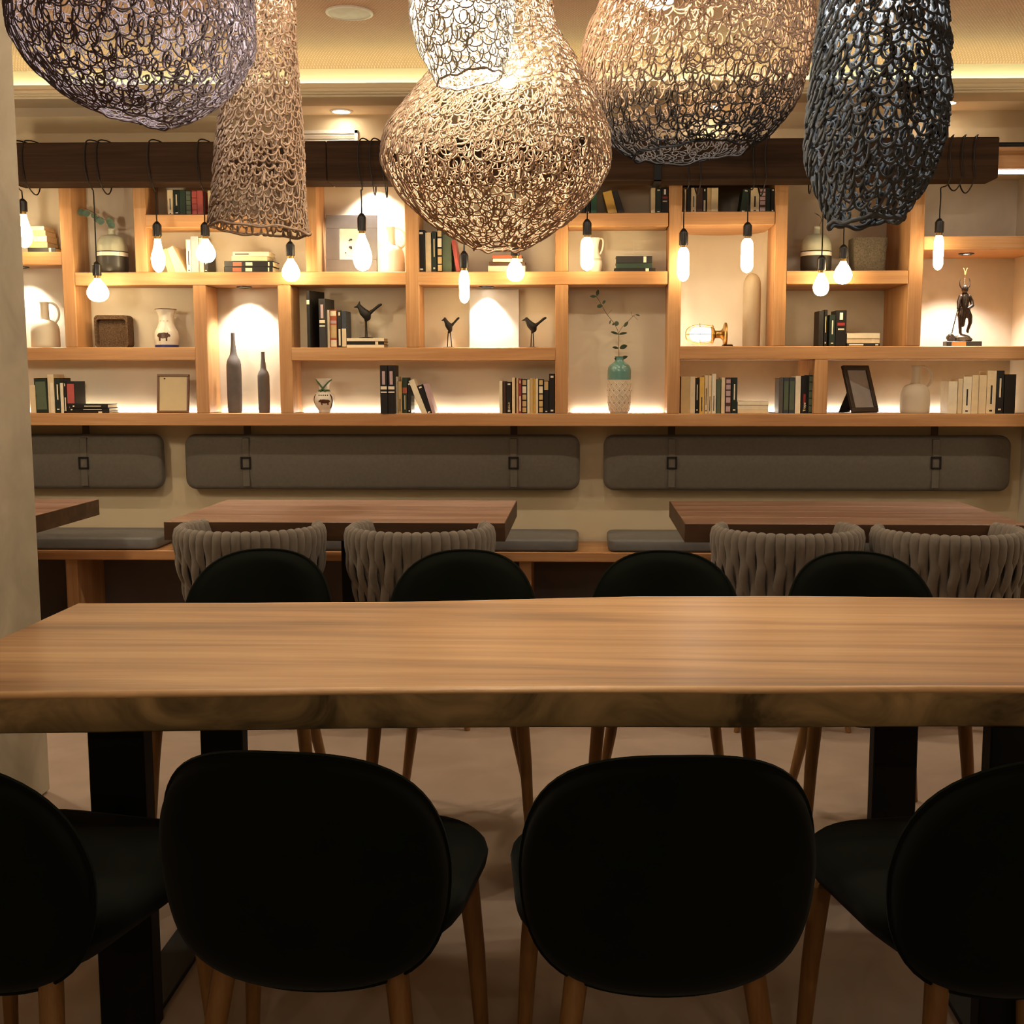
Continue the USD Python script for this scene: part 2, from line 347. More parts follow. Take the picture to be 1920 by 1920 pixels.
# ------------------------------------------------------------------ bookcase
bc = thing('bookcase', 'large built-in oak bookcase of open niches above the bench', 'bookcase', (0, 0, 0))
TH = .064
zB0, zB1 = Zf(900, 799), Zf(900, 775.3)
ZTOP = Zf(1890, 268)
def zshelf(px, top): return Zf(px, top)
S = {}      # shelf tops
def shelf(key, xa, xb, ytop, deep, pxref):
    """A shelf between two front pixels columns; its top height is kept under key."""
    z = Zf(pxref, ytop); S[key] = z
    part(bc, 'shelf', bx(Xf(xa, ytop+12) if isinstance(xa, int) else xa, Xf(xb, ytop+12) if isinstance(xb, int) else xb, YF, deep, z-TH, z, .003), OAK_X)
XLFT = -3.6
def stile(xa, xb, yref, z0, z1, deep):
    part(bc, 'upright', bx(Xf(xa, yref), Xf(xb, yref), YF+.001, deep, z0, z1, .003), OAK_Z)
part(bc, 'bottom_shelf', bx(XLFT, XR-.002, YF, YLOW-.001, zB0, zB1, .003), OAK_X); S['bot'] = zB1
part(bc, 'top_rail', bx(XLFT, XR-.002, YF, YBL, Zf(1890, 315), ZTOP, .003), OAK_X)
ZH = Zf(1890, 315)
shelf('D0', XLFT, 115, 472, YBL, 90)        # far-left shelf, upper
shelf('D1', XLFT, 366, 651, YBL, 200)       # far-left shelf, lower
shelf('B', 140, 762, 510, YBL, 400)
shelf('D', 272, 578, 402, YBL, 330)
shelf('I', 546, 1041, 651.5, YBL, 800)
shelf('J', 783, 1252, 509, YBL, 1000)
shelf('L', 1065, 1253, 399, YBL, 1160)
shelf('N', 1277, 1453, 396.5, YBR, 1360)
shelf('P', 1475, 1703, 507.5, YBR, 1590)
shelf('R', 1274, XR-.002, 649, YBR, 1600)
shelf('U', 1732, XR-.002, 442.5, YBR, 1800)
zt = ZH
stile(116, 139, 510, S['D1'], zt, YBL)                 # A
stile(251, 274, 430, S['B'], zt, YBL)                  # C
stile(365, 389, 650, zB1, S['B']-TH, YBL)              # E
stile(523, 547, 650, zB1, S['B']-TH, YBL)              # F
stile(572, 594, 430, S['B'], zt, YBL)                  # G
stile(760, 785, 500, S['I'], zt, YBL)                  # H
stile(1041, 1065, 440, S['J'], zt, YBL)                # K upper
stile(1041, 1065, 650, zB1, S['J']-TH, YBL)            # K lower
stile(1253, 1277, 560, zB1, zt, YBR)                   # M
stile(1452, 1475, 500, S['R'], zt, YBR)                # O
stile(1704, 1731, 500, S['R'], zt, YBR)                # Q
stile(1527, 1552, 725, zB1, S['R']-TH, YBR)            # T
# slender LED bars along the back of the bottom niches (they light the plaster)
LED = glow('niche_led', (1, .88, .74), 26.0)
def led_bar(xa, xb, Yb, label, z=None):
    X0, X1 = Xf(xa, 760) if isinstance(xa, int) else xa, Xf(xb, 760) if isinstance(xb, int) else xb
    z = zB1 if z is None else z
    solo('niche_strip_light', bx(X0+.02, X1-.02, Yb-.016, Yb-.004, z, z+.007, .001), LED, label, 'strip light')
led_bar(XLFT, 366, YBL, 'warm strip light at the back of the niche behind the certificate frame')
led_bar(389, 523, YBL, 'warm strip light at the back of the niche behind the two bottle vases')
led_bar(547, 1041, YBL, 'warm strip light at the back of the niche behind the green pig jug')
led_bar(1065, 1253, YBL, 'warm strip light at the back of the niche behind the lattice vase')
led_bar(1277, 1527, YBR, 'warm strip light at the back of the niche behind the cream book stack')
led_bar(1552, XR-.02, YBR, 'warm strip light at the back of the niche behind the leaning photo frame')
solo('niche_strip_light', bx(1.96, 2.16, 5.86, 5.93, ZH-.008, ZH-.001, .002), glow('panel_led', (1, .93, .82), 9.0), 'short bright light panel under the top rail at the beam end', 'strip light')
# recessed niche spotlights
SPOT = glow('spot_lens', (1, .88, .72), 12.0)
def spot(px, py, Y, z, label, k=K_SPOT, cone=48, color=(1.0, .95, .87)):
    X = atY(px, py, Y)[0]
    o = thing('niche_spotlight', label, 'spotlight', (X, Y, z))
    part(o, 'ring', lathe([(.038, 0), (.038, -.004), (.027, -.007), (.025, -.002)], 28), BAKELITE)
    part(o, 'lens', lathe([(.026, -.001), (.026, -.003), (.001, -.0035)], 24), SPOT)
    disk_light(str(o.GetPath())+'/lamp', (0, 0, -.02), .012, k, color, cone=cone, soft=.6, aim=(0, .05, -1))
spot(458, 537, 5.90, S['B']-TH, 'black ringed spotlight above the two bottle vases', 9.0, 52)
spot(912, 536, 5.90, S['J']-TH, 'black ringed spotlight above the plain grey panel between the iron birds', 8.0, 46)
spot(1812, 476, 5.98, S['U']-TH, 'black ringed spotlight above the bronze figure', 12.0, 54)
spot(700, 350, 5.90, ZH, 'black ringed spotlight hidden behind the beam above the framed print', 9.0, 55)
spot(40, 500, 5.90, S['D0']-TH, 'black ringed spotlight above the jug beside the pillar', 6.0)
# curved plaster lining of the tall niche with the caged lamp
xa, xb = Xf(1278, 560), Xf(1451, 560)
arc = [(xa+.002, 6.02)]+[(xa+.002+(xb-xa-.004)*(.5-.5*math.cos(a)), 6.02+.21*math.sin(a)**.8) for a in np.linspace(.05, math.pi-.05, 22)]+[(xb-.002, 6.02)]
back = [(xb-.002, YBR), (xa+.002, YBR)]
struct('trim_3', loft([[(x, y, z) for x, y in arc+back] for z in (S['R']-.004, S['N']-TH+.01)], False, False), PLASTER, 'curved plaster lining of the tall niche', smooth=50)

# ------------------------------------------------------------------ beam
bm = thing('beam', 'dark stained timber beam hung in front of the bookcase top', 'beam', (0, 0, 0))
zb_l, zt_l = atY(40, 345, 5.6)[1], atY(40, 268, 5.6)[1]
zb, ztb = 2.237, 2.421
xs = [atY(36, 300, 5.6)[0]-.06, atY(612, 300, 5.6)[0], atY(1873, 300, 5.6)[0]]
part(bm, 'beam_section', bx(xs[0], xs[1]-.001, 5.60, 5.775, zb+.001, ztb, .004), BEAM)
part(bm, 'beam_section', bx(xs[1]+.001, xs[2], 5.602, 5.775, zb, ztb+.001, .004), BEAM)
xst = atY(1233, 330, 5.6)[0]
part(bm, 'metal_strap', cat(bx(xst-.017, xst+.017, 5.592, 5.600, zb-.008, ztb+.008, .001), bx(xst-.017, xst+.017, 5.592, 5.78, zb-.009, zb-.001, .001), bx(xst-.017, xst+.017, 5.592, 5.78, ztb+.001, ztb+.009, .001)), STEEL)
xr2 = atY(1874, 262, 5.7)[0]
solo('hanging_rail', tube([(xr2-.02, 5.72, 2.409), (XR-.003, 5.72, 2.409)], .010, 10), STEEL, 'thin black metal rail from the beam end to the wall', 'rail')

# ------------------------------------------------------------------ banquette
bn = thing('bench', 'long oak wall bench under the bookcase', 'bench', (0, 0, 0))
ZS, YBN = .48, 5.645
part(bn, 'seat_plank', bx(-4.5, XR-.01, YBN, YLOW-.013, ZS-.048, ZS, .004), OAK_X)
for px in (135, 985, 1790):
    X = atY(px, 1090, 5.70)[0]
    part(bn, 'side_panel', bx(X-.03, X+.03, 5.70, YLOW-.013, 0, ZS-.048, .003), OAK_Z)
def seat_cushion(xa, xb, label):
    o = pad((xb-xa)/2, .195, .064, .05, .020, .010)
    c = thing('seat_cushion', label, 'cushion', ((xa+xb)/2, 5.845, ZS), 0, None)
    part(c, 'cover', o, GREYVINYL, 50)
    part(c, 'piping', tube(np.vstack([np.c_[rrect((xb-xa)/2-.004, .191, .048, 8), np.full(36, .048)], [[(xb-xa)/2-.004, .143, .048]]]), .0025, 6, False), GREYVINYL)
seat_cushion(-3.05, -2.10, 'grey seat cushion on the bench beside the pillar')
seat_cushion(-2.03, -.02, 'grey seat cushion on the bench behind the middle dark-wood table')
seat_cushion(.125, 2.15, 'grey seat cushion on the bench behind the table nearer the bookcase end')
def backrest(xa, xb, z0, z1, straps, label):
    hz, hx = (z1-z0)/2, (xb-xa)/2
    c = thing('back_cushion', label, 'back cushion', ((xa+xb)/2, 5.955, z0), 0, None)
    m = pad(hx, hz, .075, .055, .028, .012)
    v, f = m
    v = np.stack([v[:, 0], -v[:, 2]+.06, v[:, 1]+hz], 1)
    part(c, 'cover', (v, f), GREYCLOTH, 50)
    for px in straps:
        X = atY(px, 868, 5.88)[0]-(xa+xb)/2
        s = tag(UsdGeom.Xform.Define(stage, numbered(str(c.GetPath()), 'strap')).GetPrim())
        part(s, 'hanger', cat(bx(X-.018, X+.018, .012, .016, 2*hz-.02, zB0-z0, .001), bx(X-.018, X+.018, -.02, .016, 2*hz-.022, 2*hz-.018, .001)), LEATHER, label='brown leather hanger')
        part(s, 'band', bx(X-.017, X+.017, -.0295, -.026, .02, 2*hz-.02, .001), GREYCLOTH)
        zc = atY(px, 868, 5.92)[1]-z0
        w, h = .026, .031
        part(s, 'buckle', cat(bx(X-w, X-w+.008, -.037, -.029, zc-h, zc+h), bx(X+w-.008, X+w, -.037, -.029, zc-h, zc+h), bx(X-w, X+w, -.037, -.029, zc-h, zc-h+.008), bx(X-w, X+w, -.037, -.029, zc+h-.008, zc+h)), IRON, label='dark square buckle')
z0, z1 = .752, 1.036
backrest(-3.05, atY(297, 860, 5.9)[0], z0, z1, (150,), 'grey hanging back cushion beside the pillar')
backrest(atY(340, 860, 5.9)[0], atY(1087, 860, 5.9)[0], z0, z1, (456, 962), 'grey hanging back cushion above the middle dark-wood table')
backrest(atY(1132, 860, 5.9)[0], atY(1903, 860, 5.9)[0], z0, z1, (1261, 1760), 'grey hanging back cushion above the table nearer the bookcase end')

# ------------------------------------------------------------------ bench tables
def bench_table(xa, xb, ya, yb, label):
    t = thing('dining_table', label, 'table', ((xa+xb)/2, (ya+yb)/2, 0))
    hx, hy = (xb-xa)/2, (yb-ya)/2
    n = 8
    for i in range(n):      # glued staves
        a, b = -hy+2*hy*i/n, -hy+2*hy*(i+1)/n
        part(t, 'stave', bx(-hx, hx, a, b, .675, .75-.0004*(i % 2), .0012), BUTCHERS[(i*3+int(xa*10)) % 3])
    part(t, 'edge_band', cat(bx(-hx-.003, hx+.003, -hy-.004, -hy, .675, .7485, .001), bx(-hx-.003, -hx, -hy, hy, .675, .7485, .001), bx(hx, hx+.003, -hy, hy, .675, .7485, .001)), EDGEWOOD, label='darker edge')  # thin front and end strips, darker than the staves
    part(t, 'column', bx(-.05, .05, -.05, .05, .02, .675, .003), STEEL)
    part(t, 'foot', bx(-.32, .32, -.26, .26, 0, .02, .003), STEEL)
    part(t, 'top_plate', bx(-.3, .3, -.22, .22, .667, .675, .001), STEEL)
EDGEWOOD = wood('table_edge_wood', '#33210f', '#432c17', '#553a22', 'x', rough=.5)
BUTCHERS = [wood('table_stave_a', '#745442', '#8d6b56', '#a3836d', 'x', rough=.30, scale=1.3), wood('table_stave_b', '#684b3b', '#84644f', '#997b66', 'x', rough=.30, scale=1.1), wood('table_stave_c', '#7a5b46', '#95755e', '#aa8b74', 'x', rough=.30, scale=1.5)]
bench_table(-3.65, -2.305, 4.65, 5.49, 'thick dark-wood table partly hidden by the pillar')
bench_table(-1.685, -.312, 4.65, 5.49, 'thick dark-wood bench table in the middle with two rope chairs')
bench_table(.410, 1.76, 4.65, 5.49, 'thick wood bench table nearer the bookcase end with two rope chairs')

# ------------------------------------------------------------------ long slab table
SLAB = usdkit.material(stage, '/World/Looks/slab_wood', {
    'g': ('geometry', {}), 'm': ('mapping', {'scale': (.55, 9, 9)}), 'mf': ('mapping', {'scale': (1.6, 70, 70)}), 'mk': ('mapping', {'scale': (1.7, 5, 5)}),
    'n': ('noise_texture', {'scale': 1.0, 'detail': 5.0, 'roughness': .55, 'distortion': .7}), 'nf': ('noise_texture', {'scale': 1.0, 'detail': 3.0, 'roughness': .6}), 'nk': ('noise_texture', {'scale': 1.0, 'detail': 4.0, 'distortion': 1.0}),
    'r': ('rgb_ramp', {'ramp': [(.34, lin('#815d3a')), (.46, lin('#a47a4d')), (.56, lin('#b58b5b')), (.68, lin('#c49b6a'))]}),
    'rf': ('rgb_ramp', {'ramp': [(.3, (.7, .62, .54)), (.6, (1, 1, 1))]}), 'x': ('mix_color', {'blend_type': 'multiply', 'fac': .6}),
    'b': ('bump', {'strength': .03, 'distance': .004}), 'p': ('principled_bsdf', {'roughness': .42, 'specular_ior_level': .4})},
    [('g.position', 'm.vector'), ('g.position', 'mf.vector'), ('m.vector', 'n.vector'), ('mf.vector', 'nf.vector'), ('n.fac', 'r.fac'), ('nf.fac', 'rf.fac'), ('r.color', 'x.a'), ('rf.color', 'x.b'),
     ('x.result', 'p.base_color'), ('nf.fac', 'b.height'), ('b.normal', 'p.normal')], surface='p.BSDF')
RIM = mat('slab_sapwood', '#c9a06c', rough=.4, var=.08, scale=8, stretch=(1, 8, 8))
BARK = mat('slab_edge', '#a58c62', rough=.6, spec=.25, var=.7, scale=5, stretch=(1, 1, 1.2), bump=.15, bscale=25, distort=1.6)
XA, XB = -1.306, 1.24
xsv = np.linspace(XA, XB, 90)
nz = lambda x, s: meshkit.fbm(np.stack([np.asarray(x)*1.1, np.full(np.shape(x), s), np.zeros(np.shape(x))], -1), 3, 5)-.5
yfn = np.interp(xsv, [-1.31, -1.08, -.62, -.13, .2, .84, 1.3], [2.075, 2.092, 2.130, 2.165, 2.175, 2.194, 2.20])+.018*nz(xsv*3, 1.3)
ybk = np.interp(xsv, [-1.31, -1.0, -.5, .155, .6, 1.14, 1.3], [2.967, 2.985, 3.01, 3.107, 3.125, 3.106, 3.10])+.012*nz(xsv*3, 7.1)
wob = .010*nz(xsv*5, 3.3)
tb = thing('long_table', 'long live-edge timber slab table on black steel legs', 'table', (0, 0, 0))
TZ, TB = .75, .667
def sect(i, prof): return [(xsv[i], y, z) for y, z in prof]
top, rimf, edgef = [], [], []
for i in range(len(xsv)):
    a, b, w = yfn[i], ybk[i], wob[i]
    top.append([(xsv[i], a+.014, TZ), (xsv[i], b-.014, TZ), (xsv[i], b-.012, TB+.002), (xsv[i], a+.03, TB+.002)])
    rimf.append(([(xsv[i], a+.016, TZ+.0004), (xsv[i], a+.006, TZ-.0005), (xsv[i], a, TZ-.007), (xsv[i], a+.001, TZ-.011), (xsv[i], a+.02, TZ-.011)]))
    edgef.append([(xsv[i], a+.0005, TZ-.0105), (xsv[i], a+.001+w*.3, TZ-.03), (xsv[i], a+.004+w, TZ-.055), (xsv[i], a+.012+w, TB+.006), (xsv[i], a+.024, TB), (xsv[i], a+.04, TB+.004), (xsv[i], a+.022, TZ-.0115)])
rimb = [[(xsv[i], ybk[i]-.016, TZ+.0004), (xsv[i], ybk[i]-.03, TZ-.012), (xsv[i], ybk[i]-.004, TB), (xsv[i], ybk[i]+wob[i], TZ-.04), (xsv[i], ybk[i], TZ-.007), (xsv[i], ybk[i]-.006, TZ-.0005)] for i in range(len(xsv))]
part(tb, 'slab', loft(top), SLAB, 40)
part(tb, 'front_sapwood', loft(rimf), RIM, 60, label='pale sapwood rim along the near edge')
part(tb, 'near_edge', loft(edgef), BARK, 60, label='dark mottled natural edge')
part(tb, 'back_sapwood', loft(rimb), RIM, 60, label='pale sapwood rim along the far edge')
for x, y0 in ((-.92, 2.24), (-.945, 2.98), (.81, 2.98), (.845, 2.24)):
    part(tb, 'leg', bx(x-.056, x+.056, y0-.02, y0+.03, .012, TB, .003), STEEL)
for x in (-.93, .83):
    part(tb, 'foot_bar', bx(x-.045, x+.045, 2.27, 2.955, .0, .012, .002), STEEL)

# ------------------------------------------------------------------ velvet chairs
def velvet_chair(name, label, loc, rz, group):
    c = thing(name, label, 'chair', loc, rz, group)
    # back: a rounded shield bent around the sitter
    nu, nv = 40, 14
    W, Hh, zc, R = .262, .213, .572, .31
    th = np.linspace(0, 2*np.pi, 72, endpoint=False)
    def outline(th):
        cx, sz = np.cos(th), np.sin(th)
        e = np.where(sz > 0, 2.5, 2.95)
        rr = (np.abs(cx)**e+np.abs(sz)**e)**(-1/e)
        s, z = rr*cx*W, rr*sz*Hh
        s = s*(1-.09*np.clip(z/Hh, 0, 1)-.07*np.clip(-z/Hh, 0, 1)**1.5)
        return s, z
    s0, z0 = outline(th)
    def place(s, z, off):
        a = s/R
        zz = zc+z
        y = -.235+R*(1-np.cos(a))*.92-.20*(zz-.45)*(.9)+.10*np.clip((.46-zz)/.1, 0, 1)**2*.35
        x = R*np.sin(a)
        n = np.stack([np.sin(a), -np.cos(a), np.full_like(a, -.05)], -1)
        return np.stack([x, y, zz], -1)+n*off[..., None]
    rings = []
    T = .030
    for r in np.linspace(.06, 1, 13):
        rings.append(place(s0*r, z0*r, np.full_like(s0, T*math.sqrt(max(1-(r**7), 0)))))
    for r in np.linspace(1, .06, 13)[1:]:
        rings.append(place(s0*r, z0*r, np.full_like(s0, -T*math.sqrt(max(1-(r**7), 0)))))
    part(c, 'backrest', loft(rings), VELVET, 60)
    pipe = place(s0*1.004, z0*1.004, np.zeros_like(s0)); pipe = np.vstack([pipe, pipe[:1]])
    part(c, 'piping', tube(pipe, .0042, 6, False), VELVET)
    # seat: rounded tub tapering to its underside
    o = []
    for ins, z in ((.20, .335), (.15, .342), (.11, .362), (.07, .392), (.034, .42), (.014, .437), (.004, .45), (.0, .468), (.003, .48), (.012, .490), (.035, .497), (.09, .4995), (.17, .5), (.21, .5)):
        rr = rrect(.252-ins, .245-ins, max(.15-ins*.6, .02), 8)
        o.append(np.c_[rr[:, 0]*(1-.10*np.clip(-rr[:, 1]/.245, 0, 1)), rr[:, 1]+.015, np.full(len(rr), z)])
    part(c, 'seat', loft(o), VELVET, 60)
    for sx in (-1, 1):
        part(c, 'leg', tube([(sx*.205, .17, .40), (sx*.218, .178, .25), (sx*.232, .19, 0)], [.020, .0175, .012], 14), LEG)
        part(c, 'leg', tube([(sx*.140, -.150, .40), (sx*.165, -.185, .22), (sx*.200, -.235, 0)], [.020, .0175, .012], 14), LEG)
    return c
vc = velvet_chair('dining_chair', 'dark velvet chair, back to us at the table, second from the pillar', (-.43, 1.955, 0), -4, 'velvet chairs on the near side of the long table')
copy_of(vc, 'dark velvet chair with its back squarely to us at the middle of the table', (.128, 1.955, 0), 3)
copy_of(vc, 'dark velvet chair cut off by the frame in front of the pillar', (-.95, 1.93, 0), -13)
copy_of(vc, 'dark velvet chair turned and cut off at the frame beside the far table leg', (.678, 1.965, 0), 11)
G = 'velvet chairs on the far side of the long table'
for x, rz, lab in ((-1.0, 181, 'dark velvet chair across the long table, nearest the pillar'), (-.372, 179, 'dark velvet chair across the long table, second from the pillar'),
                   (.254, 180, 'dark velvet chair across the long table, third from the pillar'), (.855, 181, 'dark velvet chair across the long table, farthest from the pillar')):
    copy_of(vc, lab, (x, 3.375, 0), rz, G)

# ------------------------------------------------------------------ rope chairs
def rope_chair(label, loc, rz, group):
    c = thing('rope_chair', label, 'chair', loc, rz, group)
    N, ph = 33, math.radians(118)
    def rim(a, r=1.0): return np.array([.266*r*math.sin(a), -.245*r*math.cos(a)])
    aa = np.linspace(-ph, ph, 60)
    part(c, 'rim', tube([(*rim(a), .728) for a in aa], .012, 8), STEEL)
    part(c, 'seat_ring', tube([(*rim(a, .80), .42) for a in np.linspace(-math.pi, math.pi, 60)], .012, 8, False), STEEL)
    part(c, 'inner_weave', loft([[(*rim(a, r), z) for a in aa] for r, z in ((.80, .43), (.93, .55), (.985, .66), (.985, .72), (.965, .72), (.965, .66), (.91, .55), (.78, .43), (.80, .43))], closed=False), ROPE, 60)
    da = 2*ph/(N-1)
    for i in range(N):
        a = -ph+da*i; sgn = 1 if i % 2 else -1
        pts, rad = [], []
        prof = [(.86, .56, 0), (.87, .64, 0), (.90, .69, 0), (.915, .715, 0), (.955, .745, 0), (1.01, .752, 0), (1.055, .742, 0), (1.075, .72, 0)]
        for r, z, s in prof: pts.append((r, z, 0.0, 0.0))
        for z in np.linspace(.70, .41, 14):
            k = (.70-z)/.29
            ramp = min(k*4, 1)
            w = math.sin(2*math.pi*(z-.70)/.21)*ramp
            pts.append((1.072-.225*k**1.3, z, sgn*w*.24, sgn*math.cos(2*math.pi*(z-.70)/.21)*ramp*.0095))
        path = []
        for r, z, s, o in pts:
            x, y = rim(a+s*da*.8, r); nrm = np.array([math.sin(a), -math.cos(a)])
            path.append((x+nrm[0]*o, y+nrm[1]*o, z))
        p, t, u, w = frames(path)
        nrm = np.array([math.sin(a), -math.cos(a), 0.0])
        rings = []
        for k in range(len(p)):
            side = np.array([math.cos(a), math.sin(a), 0.0]); nn = np.cross(side, t[k])
            th = np.linspace(0, 2*np.pi, 10, endpoint=False)
            rings.append(p[k]+.0190*np.cos(th)[:, None]*side+.0105*np.sin(th)[:, None]*nn)
        part(c, 'rope_strand', loft(rings), ROPE, 60)
    part(c, 'seat_pad', move(pad(.215, .205, .07, .12, .03, .01), (0, .01, .41)), GREYCLOTH, 50)
    for sx in (-1, 1):
        for sy in (-1, 1):
            part(c, 'leg', tube([(sx*.16, sy*.15, .415), (sx*.21, sy*.20, 0)], [.016, .011], 12), LEG)
    return c
rc = rope_chair('woven grey rope chair at the middle table, nearer the pillar', (-1.30, 4.52, 0), -4, 'rope chairs at the bench tables')
copy_of(rc, 'woven grey rope chair at the middle table, farther from the pillar', (-.633, 4.52, 0), -3)
copy_of(rc, 'woven grey rope chair at the right-hand bench table, nearer the gap between tables', (.79, 4.52, 0), 1)
copy_of(rc, 'woven grey rope chair at the table by the bookcase end, cut by the frame edge', (1.402, 4.50, 0), 4)

# ------------------------------------------------------------------ crochet lamp shades
YARN = {
    'purple': mat('yarn_aubergine', '#6b6164', rough=.95, spec=.0, var=.2, scale=30),
    'tan': mat('yarn_tan', '#a48c76', rough=.95, spec=.0, var=.16, scale=40),
    'sand': mat('yarn_sand', '#ab937c', rough=.95, spec=.0, var=.16, scale=40),
    'white': mat('yarn_white', '#e2dccf', rough=.95, spec=.0, var=.05, scale=40),
    'slate': mat('yarn_slate', '#5d6164', rough=.95, spec=.0, var=.2, scale=30)}
def two_tone(z0, z1):
    return usdkit.material(stage, '/World/Looks/yarn_dip_dyed', {'g': ('geometry', {}), 's': ('separate_xyz', {}), 'n': ('noise_texture', {'scale': 9.0, 'detail': 2.0}),
        'a': ('math', {'math_type': 'multiply_add', 'value2': .06}), 'mr': ('map_range', {'from_min': z0, 'from_max': z1, 'clamp': True}),
        'r': ('rgb_ramp', {'ramp': [(0, lin('#33373f')), (.45, lin('#4a443f')), (1, lin('#9a7f68'))]}), 'p': ('principled_bsdf', {'roughness': .95, 'specular_ior_level': .0})},
        [('g.position', 's.vector'), ('g.position', 'n.vector'), ('n.fac', 'a.value1'), ('s.z', 'a.value3'), ('a.value', 'mr.value'), ('mr.result', 'r.fac'), ('r.color', 'p.base_color')], surface='p.BSDF')
def tubes_mesh(path, r, sides=4):
    """A long yarn as (v, faces): vectorised tube along a dense path."""
    p = np.asarray(path); t = np.gradient(p, axis=0); t /= np.maximum(np.linalg.norm(t, axis=1, keepdims=True), 1e-9)
    ref = np.stack([t[:, 1]*0+.3, t[:, 1]*0+.2, np.ones(len(p))], 1); ref = ref-t*np.sum(ref*t, 1, keepdims=True)
    u = ref/np.maximum(np.linalg.norm(ref, axis=1, keepdims=True), 1e-6); w = np.cross(t, u)
    a = np.linspace(0, 2*np.pi, sides, endpoint=False)
    v = (p[:, None]+r*(np.cos(a)[None, :, None]*u[:, None]+np.sin(a)[None, :, None]*w[:, None])).reshape(-1, 3)
    n = len(p); i = np.arange(n-1)[:, None]*sides; k = np.arange(sides)[None]; k2 = (k+1) % sides
    A, B, C, D = i+k, i+k2, i+sides+k2, i+sides+k
    return v, np.vstack([np.stack([A, B, C], -1).reshape(-1, 3), np.stack([A, C, D], -1).reshape(-1, 3)])
def net(profile, cell, r, seed, loop=.46, tall=.70, rough=.35, m=10, tilt=0.0):
    """Rows of looped yarn over a surface of revolution. profile: (radius, z, x offset) from top to bottom; tilt lowers the +X side of the last rows."""
    g = np.random.default_rng(seed)
    p = np.array(profile, float)
    s = np.r_[0, np.cumsum(np.hypot(np.diff(p[:, 0]), np.diff(p[:, 1])))]
    from scipy.interpolate import PchipInterpolator
    fr, fz, fx = (PchipInterpolator(s, p[:, k]) for k in range(3))
    rows = max(int(s[-1]/(cell*.92)), 4); V, Fc, n0 = [], [], 0
    for q in range(rows):
        s0 = s[-1]*(q+.4)/rows
        R = float(fr(s0)); n = max(int(2*math.pi*R/cell), 7)
        j = np.arange(n*m+1); ph = 2*np.pi*j/m
        base = 2*np.pi*j/(n*m)+g.uniform(0, 6.28)
        jit = np.repeat(g.normal(0, rough*1.5, (n+1, 3)), m, axis=0)[:len(j)]
        ker = np.ones(m)/m
        jit = np.stack([np.convolve(np.pad(jit[:, k], m, mode='edge'), ker, 'same')[m:-m] for k in range(3)], 1)
        ang = base+(loop*(1+.6*jit[:, 0])*np.sin(ph)+.9*jit[:, 1])*cell/max(R, cell)
        sl = np.clip(s0+cell*(tall*(1+.45*jit[:, 1])*np.cos(ph)+.7*jit[:, 2]), 0, s[-1])
        big = meshkit.noise(np.stack([np.cos(base)*2.2, np.sin(base)*2.2, sl*7+seed], -1), seed)-.5
        rr = fr(sl)*(1+.06*big)+r*1.3*np.sin(ph+.8)+r*.8*jit[:, 1]
        k = sl/s[-1]
        zz = fz(sl)-tilt*np.cos(ang)*k**4
        v, f = tubes_mesh(np.stack([fx(sl)+rr*np.cos(ang), rr*np.sin(ang), zz], 1), r)
        V.append(v); Fc.append(f+n0); n0 += len(v)
    # the thicker last round
    a = np.linspace(0, 2*np.pi, 140)
    wv = .30*cell*np.sin(a*5+seed)+.15*cell*np.sin(a*11)
    hem = np.stack([p[-1, 2]+(p[-1, 0]+r)*np.cos(a), (p[-1, 0]+r)*np.sin(a), p[-1, 1]-tilt*np.cos(a)+wv*.6], 1)
    return (np.vstack(V), np.vstack(Fc)), hem
def shade(Y, rows_px, cell_px, r_px, yarn, seed, label, bulb_px, bulb_r, watt, color, tilt_px=0.0, yarn_mat=None, group=None, **kw):
    """rows_px: (left, right, y) silhouette of the photograph from top to bottom; the lamp hangs at depth Y."""
    k = Y/F*1.0
    pr = []
    for a, b, y in rows_px:
        xl, z = atY(a, y, Y); xr, _ = atY(b, y, Y); pr.append(((xr-xl)/2, z, (xl+xr)/2))
    pr = np.array(pr); ox = pr[-1, 2]
    bxp, bz = atY(bulb_px[0], bulb_px[1], Y)
    o = thing('pendant_lamp', label, 'lamp', (ox, Y, CEIL), 0, group)
    loc = pr.copy(); loc[:, 1] -= CEIL; loc[:, 2] -= ox
    (v, f), hem = net(loc, cell_px*k, r_px*k, seed, tilt=tilt_px*k, **kw)
    m = yarn_mat or YARN[yarn]
    part(o, 'netting', (v, f), m, True, kind='stuff')
    part(o, 'hem', tube(hem, r_px*k*1.3, 6, False), m, True)
    x, z = bxp-ox, bz-CEIL
    part(o, 'bulb', move(lathe(smooth_profile([(.001, -bulb_r), (bulb_r*.7, -bulb_r*.72), (bulb_r, 0), (bulb_r*.75, bulb_r*.75), (.014, bulb_r*1.6), (.013, bulb_r*1.9), (.001, bulb_r*1.92)], 24), 20), (x, 0, z)), glow('pendant_bulb_%s' % seed, color, watt), 60)
    part(o, 'socket', move(lathe([(.017, 0), (.02, .004), (.02, .05), (.008, .062), (.001, .063)], 20), (x, 0, z+bulb_r*1.8)), BAKELITE)
    tx = loc[0, 2]
    part(o, 'cord', tube(spline([(x, 0, z+bulb_r*1.8+.06), ((x*.6+tx*.4), 0, z*.5+.02), (tx, 0, -.02), (tx, 0, -.001)], 30), .003, 8), CABLE)
    part(o, 'ceiling_rose', move(lathe([(.05, 0), (.05, -.012), (.03, -.022), (.001, -.023)], 28), (tx, 0, 0)), BAKELITE)
    part(o, 'ring', tube([(tx+loc[0, 0]*math.cos(a), loc[0, 0]*math.sin(a), loc[0, 1]) for a in np.linspace(0, 2*np.pi, 40)], .004, 6, False), STEEL)
    return o
